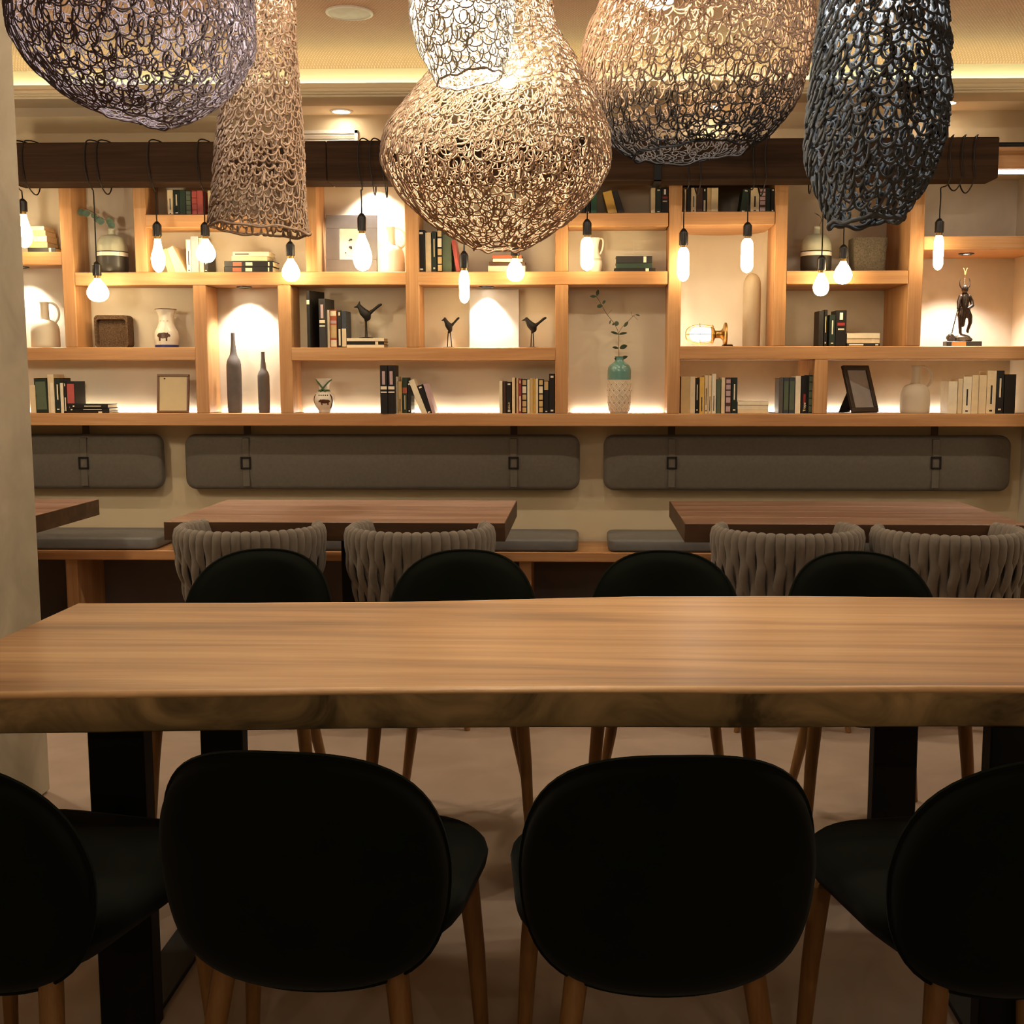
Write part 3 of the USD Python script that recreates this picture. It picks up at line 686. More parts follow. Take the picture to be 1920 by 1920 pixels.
COOL, WARMW = (.97, .96, 1.0), (1.0, .86, .68)
shade(2.55, [(200, 280, -330), (110, 380, -270), (55, 440, -160), (25, 472, -20), (32, 470, 70), (60, 450, 125), (110, 410, 175), (150, 365, 205), (185, 318, 222)], 18, 1.7, 'purple', 11,
      'aubergine-grey crocheted net globe lamp next to the pillar', (330, -60), .05, K_PENDANT*.6, (1, .95, .9), tilt_px=14, rough=.45)
shade(2.95, [(470, 540, -330), (460, 545, -200), (455, 548, -60), (437, 552, 80), (422, 560, 180), (408, 566, 280), (403, 570, 360), (398, 574, 410), (396, 578, 432)], 13.5, 1.9, 'tan', 12,
      'tall tan crocheted net column lamp with a flared hem', (508, -90), .04, K_PENDANT*.8, WARMW, tilt_px=6, loop=.30, rough=.3)
shade(2.75, [(965, 1035, -160), (940, 1035, -60), (890, 1040, 40), (830, 1082, 115), (770, 1118, 185), (727, 1139, 255), (722, 1140, 300), (740, 1122, 350), (790, 1078, 405), (850, 1020, 445), (890, 985, 466)], 15, 1.5, 'sand', 13,
      'large sand-coloured crocheted net teardrop lamp over the table middle', (945, 128), .048, K_PENDANT*.75, WARMW, tilt_px=0, rough=.4)
shade(2.30, [(840, 905, -260), (790, 945, -160), (768, 962, -60), (770, 963, 30), (784, 958, 80), (805, 948, 120), (822, 940, 148)], 15, 1.7, 'white', 14,
      'small glowing white crocheted net lamp hanging before the sand teardrop lamp', (868, 5), .05, K_PENDANT*1.15, (1, .87, .68), tilt_px=-10, rough=.4)
s5z0, s5z1 = atY(1300, 290, 3.02)[1], atY(1300, 90, 3.02)[1]
shade(3.02, [(1225, 1310, -330), (1190, 1400, -220), (1160, 1480, -110), (1128, 1520, 0), (1100, 1522, 80), (1090, 1512, 140), (1100, 1492, 195), (1130, 1455, 245), (1165, 1420, 275), (1190, 1402, 287)], 17.5, 1.65, None, 15,
      'two-tone crocheted net globe lamp, tan above and charcoal below', (1235, -20), .05, K_PENDANT*.9, WARMW, tilt_px=-8, yarn_mat=two_tone(s5z0, s5z1), rough=.4)
shade(2.50, [(1600, 1700, -330), (1560, 1740, -220), (1548, 1760, -100), (1546, 1766, 0), (1532, 1772, 100), (1522, 1772, 180), (1515, 1768, 250), (1516, 1756, 300), (1530, 1738, 345), (1548, 1708, 390), (1558, 1690, 416)], 20, 3.1, 'slate', 16,
      'slate-blue thick crocheted net column lamp at the far end of the row', (1650, -70), .05, K_PENDANT*.4, (1, .96, .93), tilt_px=-5, loop=.34, rough=.3)

# ------------------------------------------------------------------ filament pendants wound on the beam
FIL = glow('filament_glass', (1.0, .76, .42), K_BULB)
BRASS = mat('brass', '#a5854d', rough=.35, metal=1.0, var=.05)
def filament(x_px, sock_px, y0, y1, kind, wraps, label, Y=5.69, w_px=None):
    X, zt_ = atY(x_px, sock_px, Y); _, zs = atY(x_px, y0, Y); _, ze = atY(x_px, y1, Y)
    L = zs-ze; hs = zt_-zs
    o = thing('filament_pendant', label, 'lamp', (X, Y, zb), 0, None)
    z = zs-zb
    wid = (w_px or (18 if kind == 'tube' else 32))/F*Y/2
    if kind == 'tube': pr = [(.012, 0), (.013, -.008), (wid*.8, -.022), (wid, -.05), (wid, -L+.035), (wid*.72, -L+.012), (.0015, -L)]
    elif kind == 'long': pr = [(.012, 0), (.014, -.012), (wid*.6, -L*.3), (wid, -L*.62), (wid*.85, -L*.82), (wid*.4, -L*.97), (.0015, -L)]
    else: pr = [(.013, 0), (.014, -.012), (wid*.75, -L*.38), (wid, -L*.66), (wid*.8, -L*.87), (wid*.35, -L*.985), (.0015, -L)]
    v, f = lathe(smooth_profile(pr, 26)[::-1], 20)
    part(o, 'bulb', move((v, f), (0, 0, z)), FIL, 60)
    part(o, 'socket', move(lathe([(.0195, 0), (.021, .004), (.021, hs*.72), (.015, hs*.86), (.007, hs*.98), (.001, hs)], 22), (0, 0, z)), BAKELITE)
    part(o, 'cap_ring', move(lathe([(.0145, -.012), (.0145, .001), (.001, .002)], 18), (0, 0, z)), BRASS)
    # cord: straight drop, then turns round the beam
    pts = [(0, 0, z+hs*.98), (0, 0, (z+hs)*.5-.02), (0, 0, -.05), (0, -.002, -.028)]
    yf, yb, zt2 = 5.60-Y-.006, 5.775-Y+.006, ztb-zb+.007
    side = 1 if wraps > 0 else -1
    for k in range(abs(wraps)):
        x0 = side*(.012+.055*k); x1 = x0+side*.05
        sl = .02+.022*((k*7+len(label)) % 3)/2
        pts += [(x0, yf*.4, -.012-sl*.6), (x0, yf-.002, .02), (x0-side*.008, yf-.003, .095), (x0, yf-.001, zt2-.012), (x0+side*.012, yf+.02, zt2+.006), (x0+side*.03, yb-.03, zt2+.004), (x0+side*.035, yb+.001, zt2-.02), (x0+side*.038, yb+.002, .09), (x0+side*.042, yb-.002, .01)]
        if k < abs(wraps)-1: pts += [(x0+side*.05, yb*.3, -.016-sl)]
    part(o, 'cord', tube(spline(pts, 60+70*abs(wraps)), .0032, 6), CABLE)
P = [(42, 372, 397, 465, 'long', 2, 'lit long filament bulb half hidden by the pillar', 30), (181, 490, 517, 566, 'pear', 2, 'lit pear filament bulb hanging lowest beside the pillar, over the cork tray', 40),
     (294, 415, 443, 511, 'long', 1, 'lit long filament bulb in front of the leaning cream books', 26), (384, 416, 443, 493, 'pear', 1, 'lit round filament bulb touching the tan column lamp', 36),
     (544, 452, 480, 528, 'pear', -2, 'lit pear filament bulb under the hem of the tan column lamp', 34), (678, 399, 433, 508, 'pear', 3, 'lit large filament bulb in front of the framed print', 36),
     (870, 470, 503, 569, 'tube', -2, 'lit tubular filament bulb under the sand teardrop lamp', 19), (966, 455, 480, 528, 'pear', 1, 'lit round filament bulb below the sand teardrop lamp', 34),
     (1101, 410, 441, 508, 'tube', -1, 'lit tubular filament bulb in front of the small patterned pitcher', 24), (1282, 428, 460, 528, 'tube', 2, 'lit tubular filament bulb in front of the upright left of the tall curved niche', 22),
     (1402, 416, 443, 512, 'tube', 2, 'lit tubular filament bulb in front of the tall curved niche', 23), (1541, 478, 507, 555, 'pear', -2, 'lit pear filament bulb in front of the lidded two-band jar, the lower of two', 30),
     (1582, 458, 485, 533, 'pear', 1, 'lit pear filament bulb left of the cork pot', 34), (1762, 409, 437, 507, 'tube', 3, 'lit slim tubular filament bulb near the beam end above the bronze figure', 18)]
for x, a, b, c, k, w, lab, wp in P:
    filament(x, a, b, c, k, w, lab, w_px=wp, Y=5.69+.006*((x*7) % 5-2))

# ------------------------------------------------------------------ books
COL = {'cream': '#d9c39a', 'ivory': '#e0d3b4', 'tan': '#c2a470', 'yellow': '#d3a84e', 'black': '#17130f', 'char': '#2a2622', 'brown': '#4a3020', 'green': '#28382a', 'dgreen': '#1c2820', 'mgreen': '#2f6048',
       'red': '#93302c', 'rose': '#b0524a', 'grey': '#54504a', 'greygreen': '#55604a', 'pink': '#b59a9a', 'bluegrey': '#3a3f45', 'rust': '#a8573a', 'white': '#e6dfcf'}
def cloth(c): return mat('book_'+c, COL[c], rough=.5, spec=.35, var=.06, scale=30)
ORD = ['first', 'second', 'third', 'fourth', 'fifth', 'sixth', 'seventh', 'eighth', 'ninth', 'tenth', 'eleventh', 'twelfth', 'thirteenth', 'fourteenth', 'fifteenth', 'sixteenth']
WORD = {'cream': 'cream', 'ivory': 'ivory', 'tan': 'tan', 'yellow': 'yellow', 'black': 'black', 'char': 'charcoal', 'brown': 'brown', 'green': 'dark green', 'dgreen': 'blackish green', 'mgreen': 'bright green',
        'red': 'red', 'rose': 'rose-red', 'grey': 'grey', 'greygreen': 'grey-green', 'pink': 'pale pink', 'bluegrey': 'blue-grey', 'rust': 'rust', 'white': 'white'}
def book_parts(o, w, h, d, c, xf, marks, page='paper'):
    """A book standing on its tail with its spine towards -Y: boards, spine, block of leaves and printed panels; xf places it."""
    t = min(.0025, w*.16)
    m = cloth(c)
    hull = cat(bx(-w/2, -w/2+t, .001, d, 0, h, .0006), bx(w/2-t, w/2, .001, d, 0, h, .0006), bx(-w/2, w/2, 0, t*1.3, 0, h, .0009))
    part(o, 'cover', xf(hull), m)
    part(o, 'page_block', xf(bx(-w/2+t, w/2-t, t, d-.004, .003, h-.003, .0003)), PAPER)
    for (z0, z1, ww, col) in marks:
        part(o, 'spine_print', xf(bx(-w/2*ww, w/2*ww, -.0006, .0004, z0*h, z1*h, .0001)), cloth(col))
MARKS = {'': [], 'title': [(.38, .82, .22, 'ivory'), (.08, .12, .4, 'ivory')], 'dark': [(.22, .66, .18, 'char'), (.05, .09, .3, 'char')], 'low': [(.06, .45, .2, 'char')], 'gold': [(.80, .96, .2, 'tan'), (.08, .36, .25, 'tan')],
         'logo': [(.90, .95, .5, 'white'), (.05, .09, .45, 'white')], 'panels': [(.04, .19, .72, 'greygreen'), (.22, .38, .72, 'greygreen'), (.41, .57, .72, 'greygreen'), (.60, .80, .72, 'greygreen'), (.83, .96, .72, 'greygreen')],
         'ornate': [(.03, .17, .75, 'tan'), (.2, .36, .75, 'tan'), (.4, .55, .75, 'tan'), (.59, .79, .75, 'ivory'), (.83, .97, .75, 'tan')], 'brownpanels': [(.05, .2, .75, 'pink'), (.3, .45, .75, 'pink'), (.49, .63, .75, 'pink'), (.67, .8, .75, 'pink'), (.84, .95, .75, 'pink')],
         'redgold': [(.03, .2, .85, 'ivory'), (.26, .6, .85, 'tan'), (.64, .72, .85, 'pink'), (.84, .97, .85, 'ivory')], 'label': [(.76, .84, .9, 'ivory')], 'band': [(.03, .52, .98, 'cream')], 'half': [(.06, .5, .5, 'ivory'), (.86, .95, .4, 'ivory')],
         'orange': [(.56, .72, .9, 'rust'), (.1, .5, .25, 'tan')], 'figures': [(.60, .88, .42, 'pink'), (.50, .565, .85, 'ivory'), (.43, .455, .85, 'white')], 'trop': [(.28, .52, .3, 'red')], 'redbox': [(.30, .92, .85, 'rose'), (.06, .2, .4, 'ivory')],
         'grid': [(.03, .2, .85, 'rose'), (.24, .44, .85, 'rose'), (.48, .68, .85, 'rose'), (.72, .95, .85, 'rose')], 'emblem': [(.74, .94, .3, 'white'), (.58, .66, .7, 'red'), (.46, .5, .6, 'ivory')], 'yellowtop': [(.72, .98, .8, 'tan'), (.04, .08, .4, 'ivory')],
         'patch': [(.18, .36, .7, 'rust'), (.44, .58, .6, 'ivory'), (.9, .93, .7, 'ivory')], 'green panels': [(.1, .9, .8, 'greygreen')]}
BOOKS = {}
def books(zkey, rows, where, group, Y0=None, spine_plane=YF+.03):
    """rows: (left, right, top px, colour, marks[, lean deg[, dy[, depth]]]) of books standing on the shelf."""
    zs = S[zkey]
    n = len(rows)
    for i, r in enumerate(rows):
        a, b, top, c, mk = r[:5]; lean = r[5] if len(r) > 5 else 0; dy = r[6] if len(r) > 6 else .0; dep = r[7] if len(r) > 7 else .125
        Y = spine_plane+dy+.003*((i*5) % 3)
        xa, zt_ = atY(a, top, Y); xb, _ = atY(b, top, Y)
        h = zt_-zs
        adj = ['slim', 'plain', 'thick'][0 if b-a < 8 else 1 if b-a < 12 else 2]
        lab = f"{adj} {WORD[c]} book, {'leaning, ' if lean else ''}{ORD[i]} of the row {where}" if n > 1 else f"{adj} {WORD[c]} book {where}"
        if lean:
            L = math.radians(abs(lean)); w = max(((xb-xa)-h*math.sin(L)*.97)/math.cos(L), .010) if (xb-xa) > h*math.sin(L)+.01 else .012
            hh = (h-w*math.sin(L))/math.cos(L)
            if lean > 0:      # head leans to the left, foot at the right
                o = thing('book', lab, 'book', (xb, Y, zs), 0, group)
                xf = lambda m, w=w, L=lean: move(move(m, (-w/2, 0, 0)), (0, 0, 0), ry=-L)
            else:
                o = thing('book', lab, 'book', (xa, Y, zs), 0, group)
                xf = lambda m, w=w, L=lean: move(move(m, (w/2, 0, 0)), (0, 0, 0), ry=-L)
            book_parts(o, w, hh, dep, c, xf, MARKS[mk])
        else:
            o = thing('book', lab, 'book', ((xa+xb)/2, Y, zs), 0, group)
            book_parts(o, (xb-xa)-.0006, h, dep, c, lambda m: m, MARKS[mk])
            BOOKS[(a, zkey)] = (o, h)
def stack(zkey, rows, where, group, Y=YF+.03, dep=.125):
    """rows from bottom to top: (left, right, y bottom, y top, colour, marks) of books lying on each other, spines outward."""
    z = S[zkey]; n = len(rows)
    names = ['bottom', 'second', 'third', 'fourth', 'fifth']
    for i, (a, b, yb_, yt_, c, mk) in enumerate(rows):
        xa, z0 = atY(a, yb_, Y); xb, z1 = atY(b, yt_, Y)
        t = abs(z1-z0); L = xb-xa
        pos = 'topmost' if i == n-1 else names[i]
        o = thing('book', f"lying {WORD[c]} book, {pos} of the stack {where}", 'book', ((xa+xb)/2, Y+.004*(i % 2), z), 0, group)
        book_parts(o, t-.0004, L, dep, c, lambda m, L=L, t=t: move(move(m, (0, 0, -L/2)), (0, 0, t/2), ry=90), MARKS[mk])
        z += t
# upper row
stack('D0', [(52, 104, 470, 461, 'char', 'label'), (55, 88, 461, 450, 'tan', ''), (58, 87, 450, 438, 'cream', ''), (54, 84, 438, 428, 'tan', ''), (58, 82, 428, 420, 'cream', '')], 'behind the bulb beside the pillar', 'books stacked by the pillar')
W = 'on the top shelf by the column lamp'
books('D', [(313, 323, 356, 'cream', 'dark'), (324, 336, 356, 'dgreen', 'title'), (336, 347, 356, 'green', ''), (347, 358, 357, 'char', 'panels'), (358, 369, 357, 'red', 'grid'), (369, 380, 357, 'rose', 'grid'), (389, 397, 357, 'cream', ''), (398, 406, 358, 'char', 'panels')], W, 'books on the top shelf, pillar end')
W = 'behind the bulbs by the column lamp'
books('B', [(300, 326, 462, 'tan', '', 18), (305, 348, 452, 'cream', '', 27), (348, 357, 449, 'ivory', 'dark'), (357, 371, 443, 'pink', ''), (372, 381, 446, 'cream', ''), (381, 389, 470, 'char', 'title')], W, 'books beside the tan column lamp')
stack('B', [(420, 511, 509, 498, 'black', 'patch'), (420, 511, 498, 487, 'black', 'patch'), (434, 500, 487, 478, 'cream', ''), (436, 503, 478, 469, 'ivory', 'low')], 'under the tan column lamp', 'books stacked under the tan column lamp')
W = 'under the sand teardrop lamp'
books('J', [(783, 796, 431, 'black', 'logo'), (797, 808, 436, 'cream', ''), (809, 818, 434, 'dgreen', 'title'), (819, 829, 430, 'black', 'ornate'), (829, 846, 440, 'greygreen', ''), (846, 862, 448, 'rose', 'grid', 9)], W, 'books below the sand teardrop lamp')
stack('J', [(915, 985, 509, 497, 'cream', ''), (917, 984, 497, 489, 'brown', ''), (924, 980, 489, 483, 'ivory', ''), (922, 978, 483, 476, 'rust', '')], 'behind the round bulb under the teardrop lamp', 'books stacked below the sand teardrop lamp')
W = 'on the top shelf beside the teardrop lamp'
books('L', [(1087, 1097, 352, 'char', ''), (1097, 1107, 354, 'black', 'logo'), (1108, 1119, 352, 'mgreen', ''), (1130, 1158, 352, 'yellow', '', 15), (1146, 1172, 352, 'char', '', 18), (1221, 1229, 352, 'cream', ''), (1230, 1240, 353, 'dgreen', 'logo'), (1240, 1254, 352, 'black', 'emblem')], W, 'books on the top shelf right of the teardrop lamp')
stack('L0' if 'L0' in S else 'J', [(1152, 1229, 509, 502, 'black', 'label'), (1155, 1223, 502, 492, 'green', ''), (1155, 1223, 492, 479, 'char', 'label')], 'beside the small patterned pitcher', 'books stacked beside the patterned pitcher')
W = 'above the tall curved niche'
books('N', [(1282, 1287, 352, 'tan', ''), (1288, 1295, 352, 'black', ''), (1296, 1306, 352, 'cream', 'dark'), (1306, 1318, 352, 'brown', ''), (1318, 1325, 352, 'black', 'half'), (1326, 1334, 352, 'tan', ''), (1334, 1347, 352, 'cream', ''), (1388, 1406, 352, 'green', 'logo', -8), (1408, 1424, 352, 'cream', 'dark'), (1424, 1437, 352, 'brown', 'brownpanels'), (1437, 1445, 352, 'dgreen', ''), (1446, 1453, 353, 'black', 'logo')], W, 'books above the tall curved niche')
# middle row
def turned_book(a, b, top, w, c, mk, label, group, zkey, yaw=-22, dep=.15, Y=YF+.012):
    xa, zt_ = atY(a, top, Y)
    zs = S[zkey]
    o = thing('book', label, 'book', (xa, Y, zs), yaw, group)
    book_parts(o, w, zt_-zs, dep, c, lambda m: move(m, (w/2, 0, 0)), MARKS[mk])
turned_book(574, 603, 545, .018, 'black', 'label', 'tallest black book left of the perching bird, its cover turned to us', 'books left of the perching bird', 'I', -20, .135)
turned_book(597, 622, 560, .034, 'char', 'figures', 'thick dark book with a spine picture left of the perching bird', 'books left of the perching bird', 'I', -10, .12)
W = 'left of the iron bird perched on books'
books('I', [(611, 617, 581, 'ivory', ''), (618, 631, 581, 'rust', 'redgold'), (632, 639.5, 582, 'char', 'half'), (640, 648.5, 583, 'bluegrey', 'band')], W, 'books left of the perching bird')
stack('I', [(650, 720, 652, 646.5, 'ivory', ''), (650, 720, 646.5, 640, 'black', 'label'), (650, 720, 640, 634, 'ivory', '')], 'under the iron bird', 'books under the iron bird')
W = 'on the shelf below the cork pot'
books('R', [(1536, 1545, 583, 'char', ''), (1546, 1552, 581, 'black', 'title'), (1556, 1567, 590, 'dgreen', 'title'), (1568, 1588, 582, 'black', 'emblem')], W, 'books below the cork pot', spine_plane=YF+.06)
stack('R', [(1588, 1650, 649, 643, 'char', 'half'), (1588, 1650, 643, 634, 'cream', 'label'), (1588, 1650, 634, 624, 'ivory', 'label')], 'below the cork pot', 'books stacked below the cork pot', Y=YF+.06)
# bottom row
W = 'beside the pillar, bottom shelf'
books('bot', [(55, 65, 722, 'cream', ''), (63, 88, 708, 'dgreen', 'green panels', 1.5), (88, 100, 702, 'cream', ''), (93, 100, 718, 'ivory', ''), (101, 112, 709, 'dgreen', 'title'), (112, 118, 718, 'ivory', ''), (119, 123, 716, 'black', 'half'), (123.5, 139.5, 715, 'black', 'redbox')], W, 'books on the bottom shelf, pillar end')
stack('bot', [(120, 205, 775, 772, 'black', 'label'), (126, 204, 772, 766, 'black', 'title'), (131, 202, 766, 759, 'black', 'title')], 'left of the certificate frame', 'books stacked by the certificate frame')
W = 'by the green pig jug'
books('bot', [(712, 725.5, 685, 'black', 'figures', 0, -.04), (726, 740, 685, 'black', 'figures', 0, -.04), (740, 745.5, 706, 'ivory', ''), (746, 753, 715, 'tan', 'low'), (754, 763, 708, 'green', 'orange'), (763.5, 770, 716, 'black', 'logo'), (767, 800, 707, 'ivory', '', 21), (782, 810, 717, 'black', 'logo', 19), (794, 816, 717, 'pink', '', 17)], W, 'books right of the green pig jug')
W = 'left of the lattice vase niche'
books('bot', [(936, 942, 714, 'ivory', ''), (943, 948.5, 715, 'brown', ''), (949, 959.5, 716, 'black', 'logo'), (960, 965.5, 708, 'cream', ''), (966, 968, 709, 'brown', ''), (968, 972, 709, 'tan', ''), (972.5, 977.5, 710, 'red', 'half'), (978, 988, 711, 'black', 'ornate'), (988.5, 993.5, 712, 'ivory', ''), (994, 999, 709, 'tan', ''), (999, 1003, 709, 'yellow', ''), (1003.5, 1009, 710, 'cream', ''), (1009.5, 1019, 711, 'black', 'ornate'), (1019.5, 1029, 714, 'black', 'yellowtop'), (1029.5, 1040.5, 701, 'black', 'logo')], W, 'books beside the lattice vase niche')
W = 'right of the lattice vase'
books('bot', [(1277, 1294, 706, 'tan', ''), (1294, 1304, 706, 'cream', ''), (1304.5, 1311, 709, 'black', 'title'), (1312, 1321, 707, 'yellow', 'low'), (1321.5, 1328, 704, 'cream', 'dark'), (1328.5, 1335, 704, 'cream', 'low'), (1335.5, 1343, 701, 'ivory', 'low'), (1343.5, 1352, 711, 'greygreen', ''), (1353, 1360, 708, 'cream', ''), (1360.5, 1371.5, 708, 'brown', 'brownpanels'), (1372, 1383, 708, 'dgreen', 'title')], W, 'books right of the lattice vase', spine_plane=YF+.045)
stack('bot', [(1383, 1441, 775, 767, 'cream', ''), (1383, 1441, 767, 759.5, 'ivory', 'label'), (1383, 1441, 758.5, 751.5, 'ivory', 'label')], 'on the bottom shelf between upright books', 'cream books stacked on the bottom shelf', Y=YF+.045)
W = 'left of the leaning photo frame'
books('bot', [(1461, 1469, 709, 'grey', ''), (1469.5, 1480, 708, 'bluegrey', 'green panels'), (1480.5, 1491, 708, 'bluegrey', 'green panels'), (1492, 1502, 705, 'ivory', ''), (1503, 1516, 705, 'black', 'trop'), (1516.5, 1526.5, 703, 'dgreen', 'panels')], W, 'books left of the leaning photo frame', spine_plane=YF+.045)
W = 'right of the cream bottle jug'
books('bot', [(1779, 1796, 715, 'ivory', ''), (1797, 1806, 710, 'cream', ''), (1807, 1823, 706, 'ivory', 'dark'), (1823.5, 1836, 703, 'cream', ''), (1836.5, 1851, 703, 'cream', ''), (1852, 1869.5, 695, 'cream', 'dark'), (1870, 1884, 695, 'black', 'title'), (1884.5, 1906, 702, 'black', '')], W, 'books right of the cream bottle jug', spine_plane=YF+.045)
TX = mat('print_ivory', '#d8cba8', rough=.6, var=.02)
# ------------------------------------------------------------------ shelf objects
CER = mat('ceramic_cream', '#c9bba0', rough=.5, spec=.4, var=.03, scale=8)
CERW = mat('ceramic_white', '#dcd3c0', rough=.25, spec=.5, var=.03, scale=8)
SAGE = mat('ceramic_sage', '#a9a68c', rough=.45, var=.03)
DKGLAZE = mat('ceramic_charcoal', '#38332d', rough=.4, var=.06)
PIGINK = mat('pig_brown', '#4a2a17', rough=.4, var=.15, scale=120)
NAVY = mat('navy_glaze', '#2a2f66', rough=.35)
TEAL = mat('teal_glaze', '#5c877c', rough=.15, spec=.6, var=.1, scale=20, coat=.5)
GREEN_G = mat('green_glaze', '#3f5a32', rough=.3, var=.25, scale=90)
LEAFM = mat('eucalyptus', '#4d6350', rough=.6, var=.15, scale=60); LEAFD = mat('eucalyptus_dark', '#3c4a36', rough=.6, var=.15, scale=60); STEM = mat('stem_brown', '#5a4430', rough=.7)
CORK = mat('cork', '#5c4836', rough=.95, spec=.1, var=.4, scale=140, bump=.6, bscale=220); CORKD = mat('cork_grey', '#5a5042', rough=.95, spec=.1, var=.35, scale=140, bump=.5, bscale=220)
SLATE = mat('stone_bottle', '#5b5450', rough=.7, spec=.2, var=.08, scale=30, bump=.05, bscale=200)
def base(px, py, Y, zkey): return atY(px, py, Y)[0], S[zkey]
def px2m(n, Y): return n*Y/F
def vessel(name, label, cat_, px, zkey, Y, prof_px, material, n=32):
    """prof_px: (radius px, height px)"""
    X = atY(px, 600 if zkey in ('I', 'R') else 760 if zkey == 'bot' else 480, Y)[0]
    if zkey in ('bot',): X = atY(px, 740, Y)[0]
    k = Y/F
    o = thing(name, label, cat_, (X, Y, S[zkey]))
    pr = smooth_profile([(a*k, b*k) for a, b in prof_px], 40)
    m = lathe(pr, n)
    return o, m, k, lambda z: float(np.interp(z, pr[:, 1], pr[:, 0]))
def decal(shape, Rz, off=.0008):
    """A flat outline (x, z) laid round a vessel, facing -Y."""
    p = Polygon(shape)
    m = trimesh.creation.triangulate_polygon(p.segmentize(.004), engine='earcut')
    v, f = np.asarray(m[0]), np.asarray(m[1])
    v3 = np.c_[v, np.zeros(len(v))]; v3, f = trimesh.remesh.subdivide(v3, f); v3, f = trimesh.remesh.subdivide(v3, f)
    R = np.array([Rz(z) for z in v3[:, 1]])+off
    a = v3[:, 0]/R
    out = np.stack([R*np.sin(a), -R*np.cos(a), v3[:, 1]], 1)
    inn = np.stack([(R-off*.9)*np.sin(a), -(R-off*.9)*np.cos(a), v3[:, 1]], 1)
    return np.vstack([out, inn]), np.vstack([f, f[:, ::-1]+len(out)])
PIG = np.array([(-1, .05), (-.92, .3), (-.7, .48), (-.3, .5), (.1, .56), (.45, .5), (.62, .58), (.66, .44), (.9, .3), (1.0, .05), (.9, -.06), (.68, -.05), (.55, -.2), (.52, -.62), (.32, -.62), (.32, -.24), (-.1, -.3), (-.42, -.22), (-.46, -.62), (-.68, -.62), (-.7, -.15), (-.88, -.02)])
def handle(pts, r, n=30): return tube(spline(pts, n), r, 10)
def loop_jug(label, px, zkey, Y, hpx, bw, material, lean=1, dim=1.0):
    k = hpx/86
    o, m, s, Rz = vessel('jug', label, 'jug', px, zkey, Y, [(.5, 0), (bw*.96, 0.2), (bw, 3), (bw*.99, 30*k), (bw*.92, 40*k), (bw*.66, 50*k), (9*k, 53*k), (8.3*k, 56*k), (8.0*k, 80*k), (9*k, 86*k), (7.4*k, 86*k), (7*k, 60*k), (.4, 60*k)], material, 36)
    part(o, 'body', m, material, 50)
    q = s*k
    part(o, 'handle', handle([(7*q, 0, 84*q), (16*q, 0, 83.5*q), (25*q, 0, 76*q), (28*q, 0, 63*q), (24*q, 0, 51*q), (15*q, 0, 46*q)], 2.0*q), material, 50)
    return o
loop_jug('beige bottle jug with loop handle beside the pillar', 78, 'D1', 5.89, 85, 26, CER)
loop_jug('white bottle jug with loop handle beside the framed print', 733, 'B', 5.90, 84, 25, CERW)
loop_jug('cream bottle jug with loop handle on the bottom shelf by the photo frame', 1716, 'bot', 5.95, 88, 27, CER)
def band_jar(label, px, zkey, Y, hpx, rp, knob=False):
    o, m, s, Rz = vessel('jar', label, 'jar', px, zkey, Y, [(.5, 0), (rp*.86, .3), (rp*.93, 3), (rp, 14), (rp, 31)], DKGLAZE)
    part(o, 'lower_body', m, DKGLAZE, 50, label='charcoal lower half')
    part(o, 'band', lathe([(rp*s, 31*s), (rp*s*1.004, 31.3*s), (rp*s*1.002, 37.5*s), (rp*s, 38*s)], 32), CERW, label='cream band')
    part(o, 'line', lathe([(rp*s*.99, 38*s), (rp*s*1.006, 38.3*s), (rp*s*1.0, 40*s), (rp*s*.98, 40.2*s)], 32), DKGLAZE)
    part(o, 'upper_body', lathe(smooth_profile([(rp*s*.99, 40*s), (rp*s*.97, 50*s), (rp*s*.86, 60*s), (rp*s*.62, 68*s), (7.5*s, 71*s), (6.5*s, 73*s), (6.5*s, hpx*s), (5*s, hpx*s), (5*s, 72*s), (.001, 71*s)], 36), 32), SAGE, 50, label='sage upper half')
    return o, s
o, s = band_jar('two-band jar with a eucalyptus sprig on the pillar side', 211, 'B', 5.885, 81, 28)
p0 = np.array([0, 0, 79*s])
tip = [np.array([x*s, -2*s, z*s]) for x, z in ((2, 84), (-2, 92), (-14, 100), (-26, 108), (-40, 116), (-52, 120))]
part(o, 'stem', tube(spline([p0]+tip, 24), .0011, 6), STEM)
for (x, z, w, a) in ((-3, 91, 15, 20), (6, 88, 13, 60), (-12, 98, 13, 100), (-18, 104, 12, 140), (-26, 107, 10, 80), (-38, 114, 13, 120), (-48, 119, 13, 160), (-30, 104, 6, 250)):
    d = (math.cos(math.radians(a+60)), -.3, math.sin(math.radians(a+60))*.6)
    part(o, 'leaf', leaf(np.array([x*s, -1*s, (z-4)*s]), d, w*s, w*s*1.1, up=(0, 1, .1)), LEAFM, 60)
o, s = band_jar('lidded two-band jar behind the filament bulbs', 1530, 'P', 5.97, 79, 28)
part(o, 'stopper', lathe(smooth_profile([(4.6*s, 77*s), (6.5*s, 79*s), (6.8*s, 83*s), (4*s, 86*s), (.001, 87*s)], 14), 20), SAGE, 50)
part(o, 'twig', tube(spline([(2*s, 0, 84*s), (8*s, 0, 96*s), (3*s, 0, 106*s)], 12), .001, 6), STEM)
for (x, z, a) in ((8, 96, 30), (4, 103, 150), (9, 93, 70)):
    part(o, 'leaf', leaf(np.array([x*s, 0, z*s]), (math.cos(math.radians(a)), -.2, math.sin(math.radians(a))), 5*s, 11*s), LEAFD, 60)
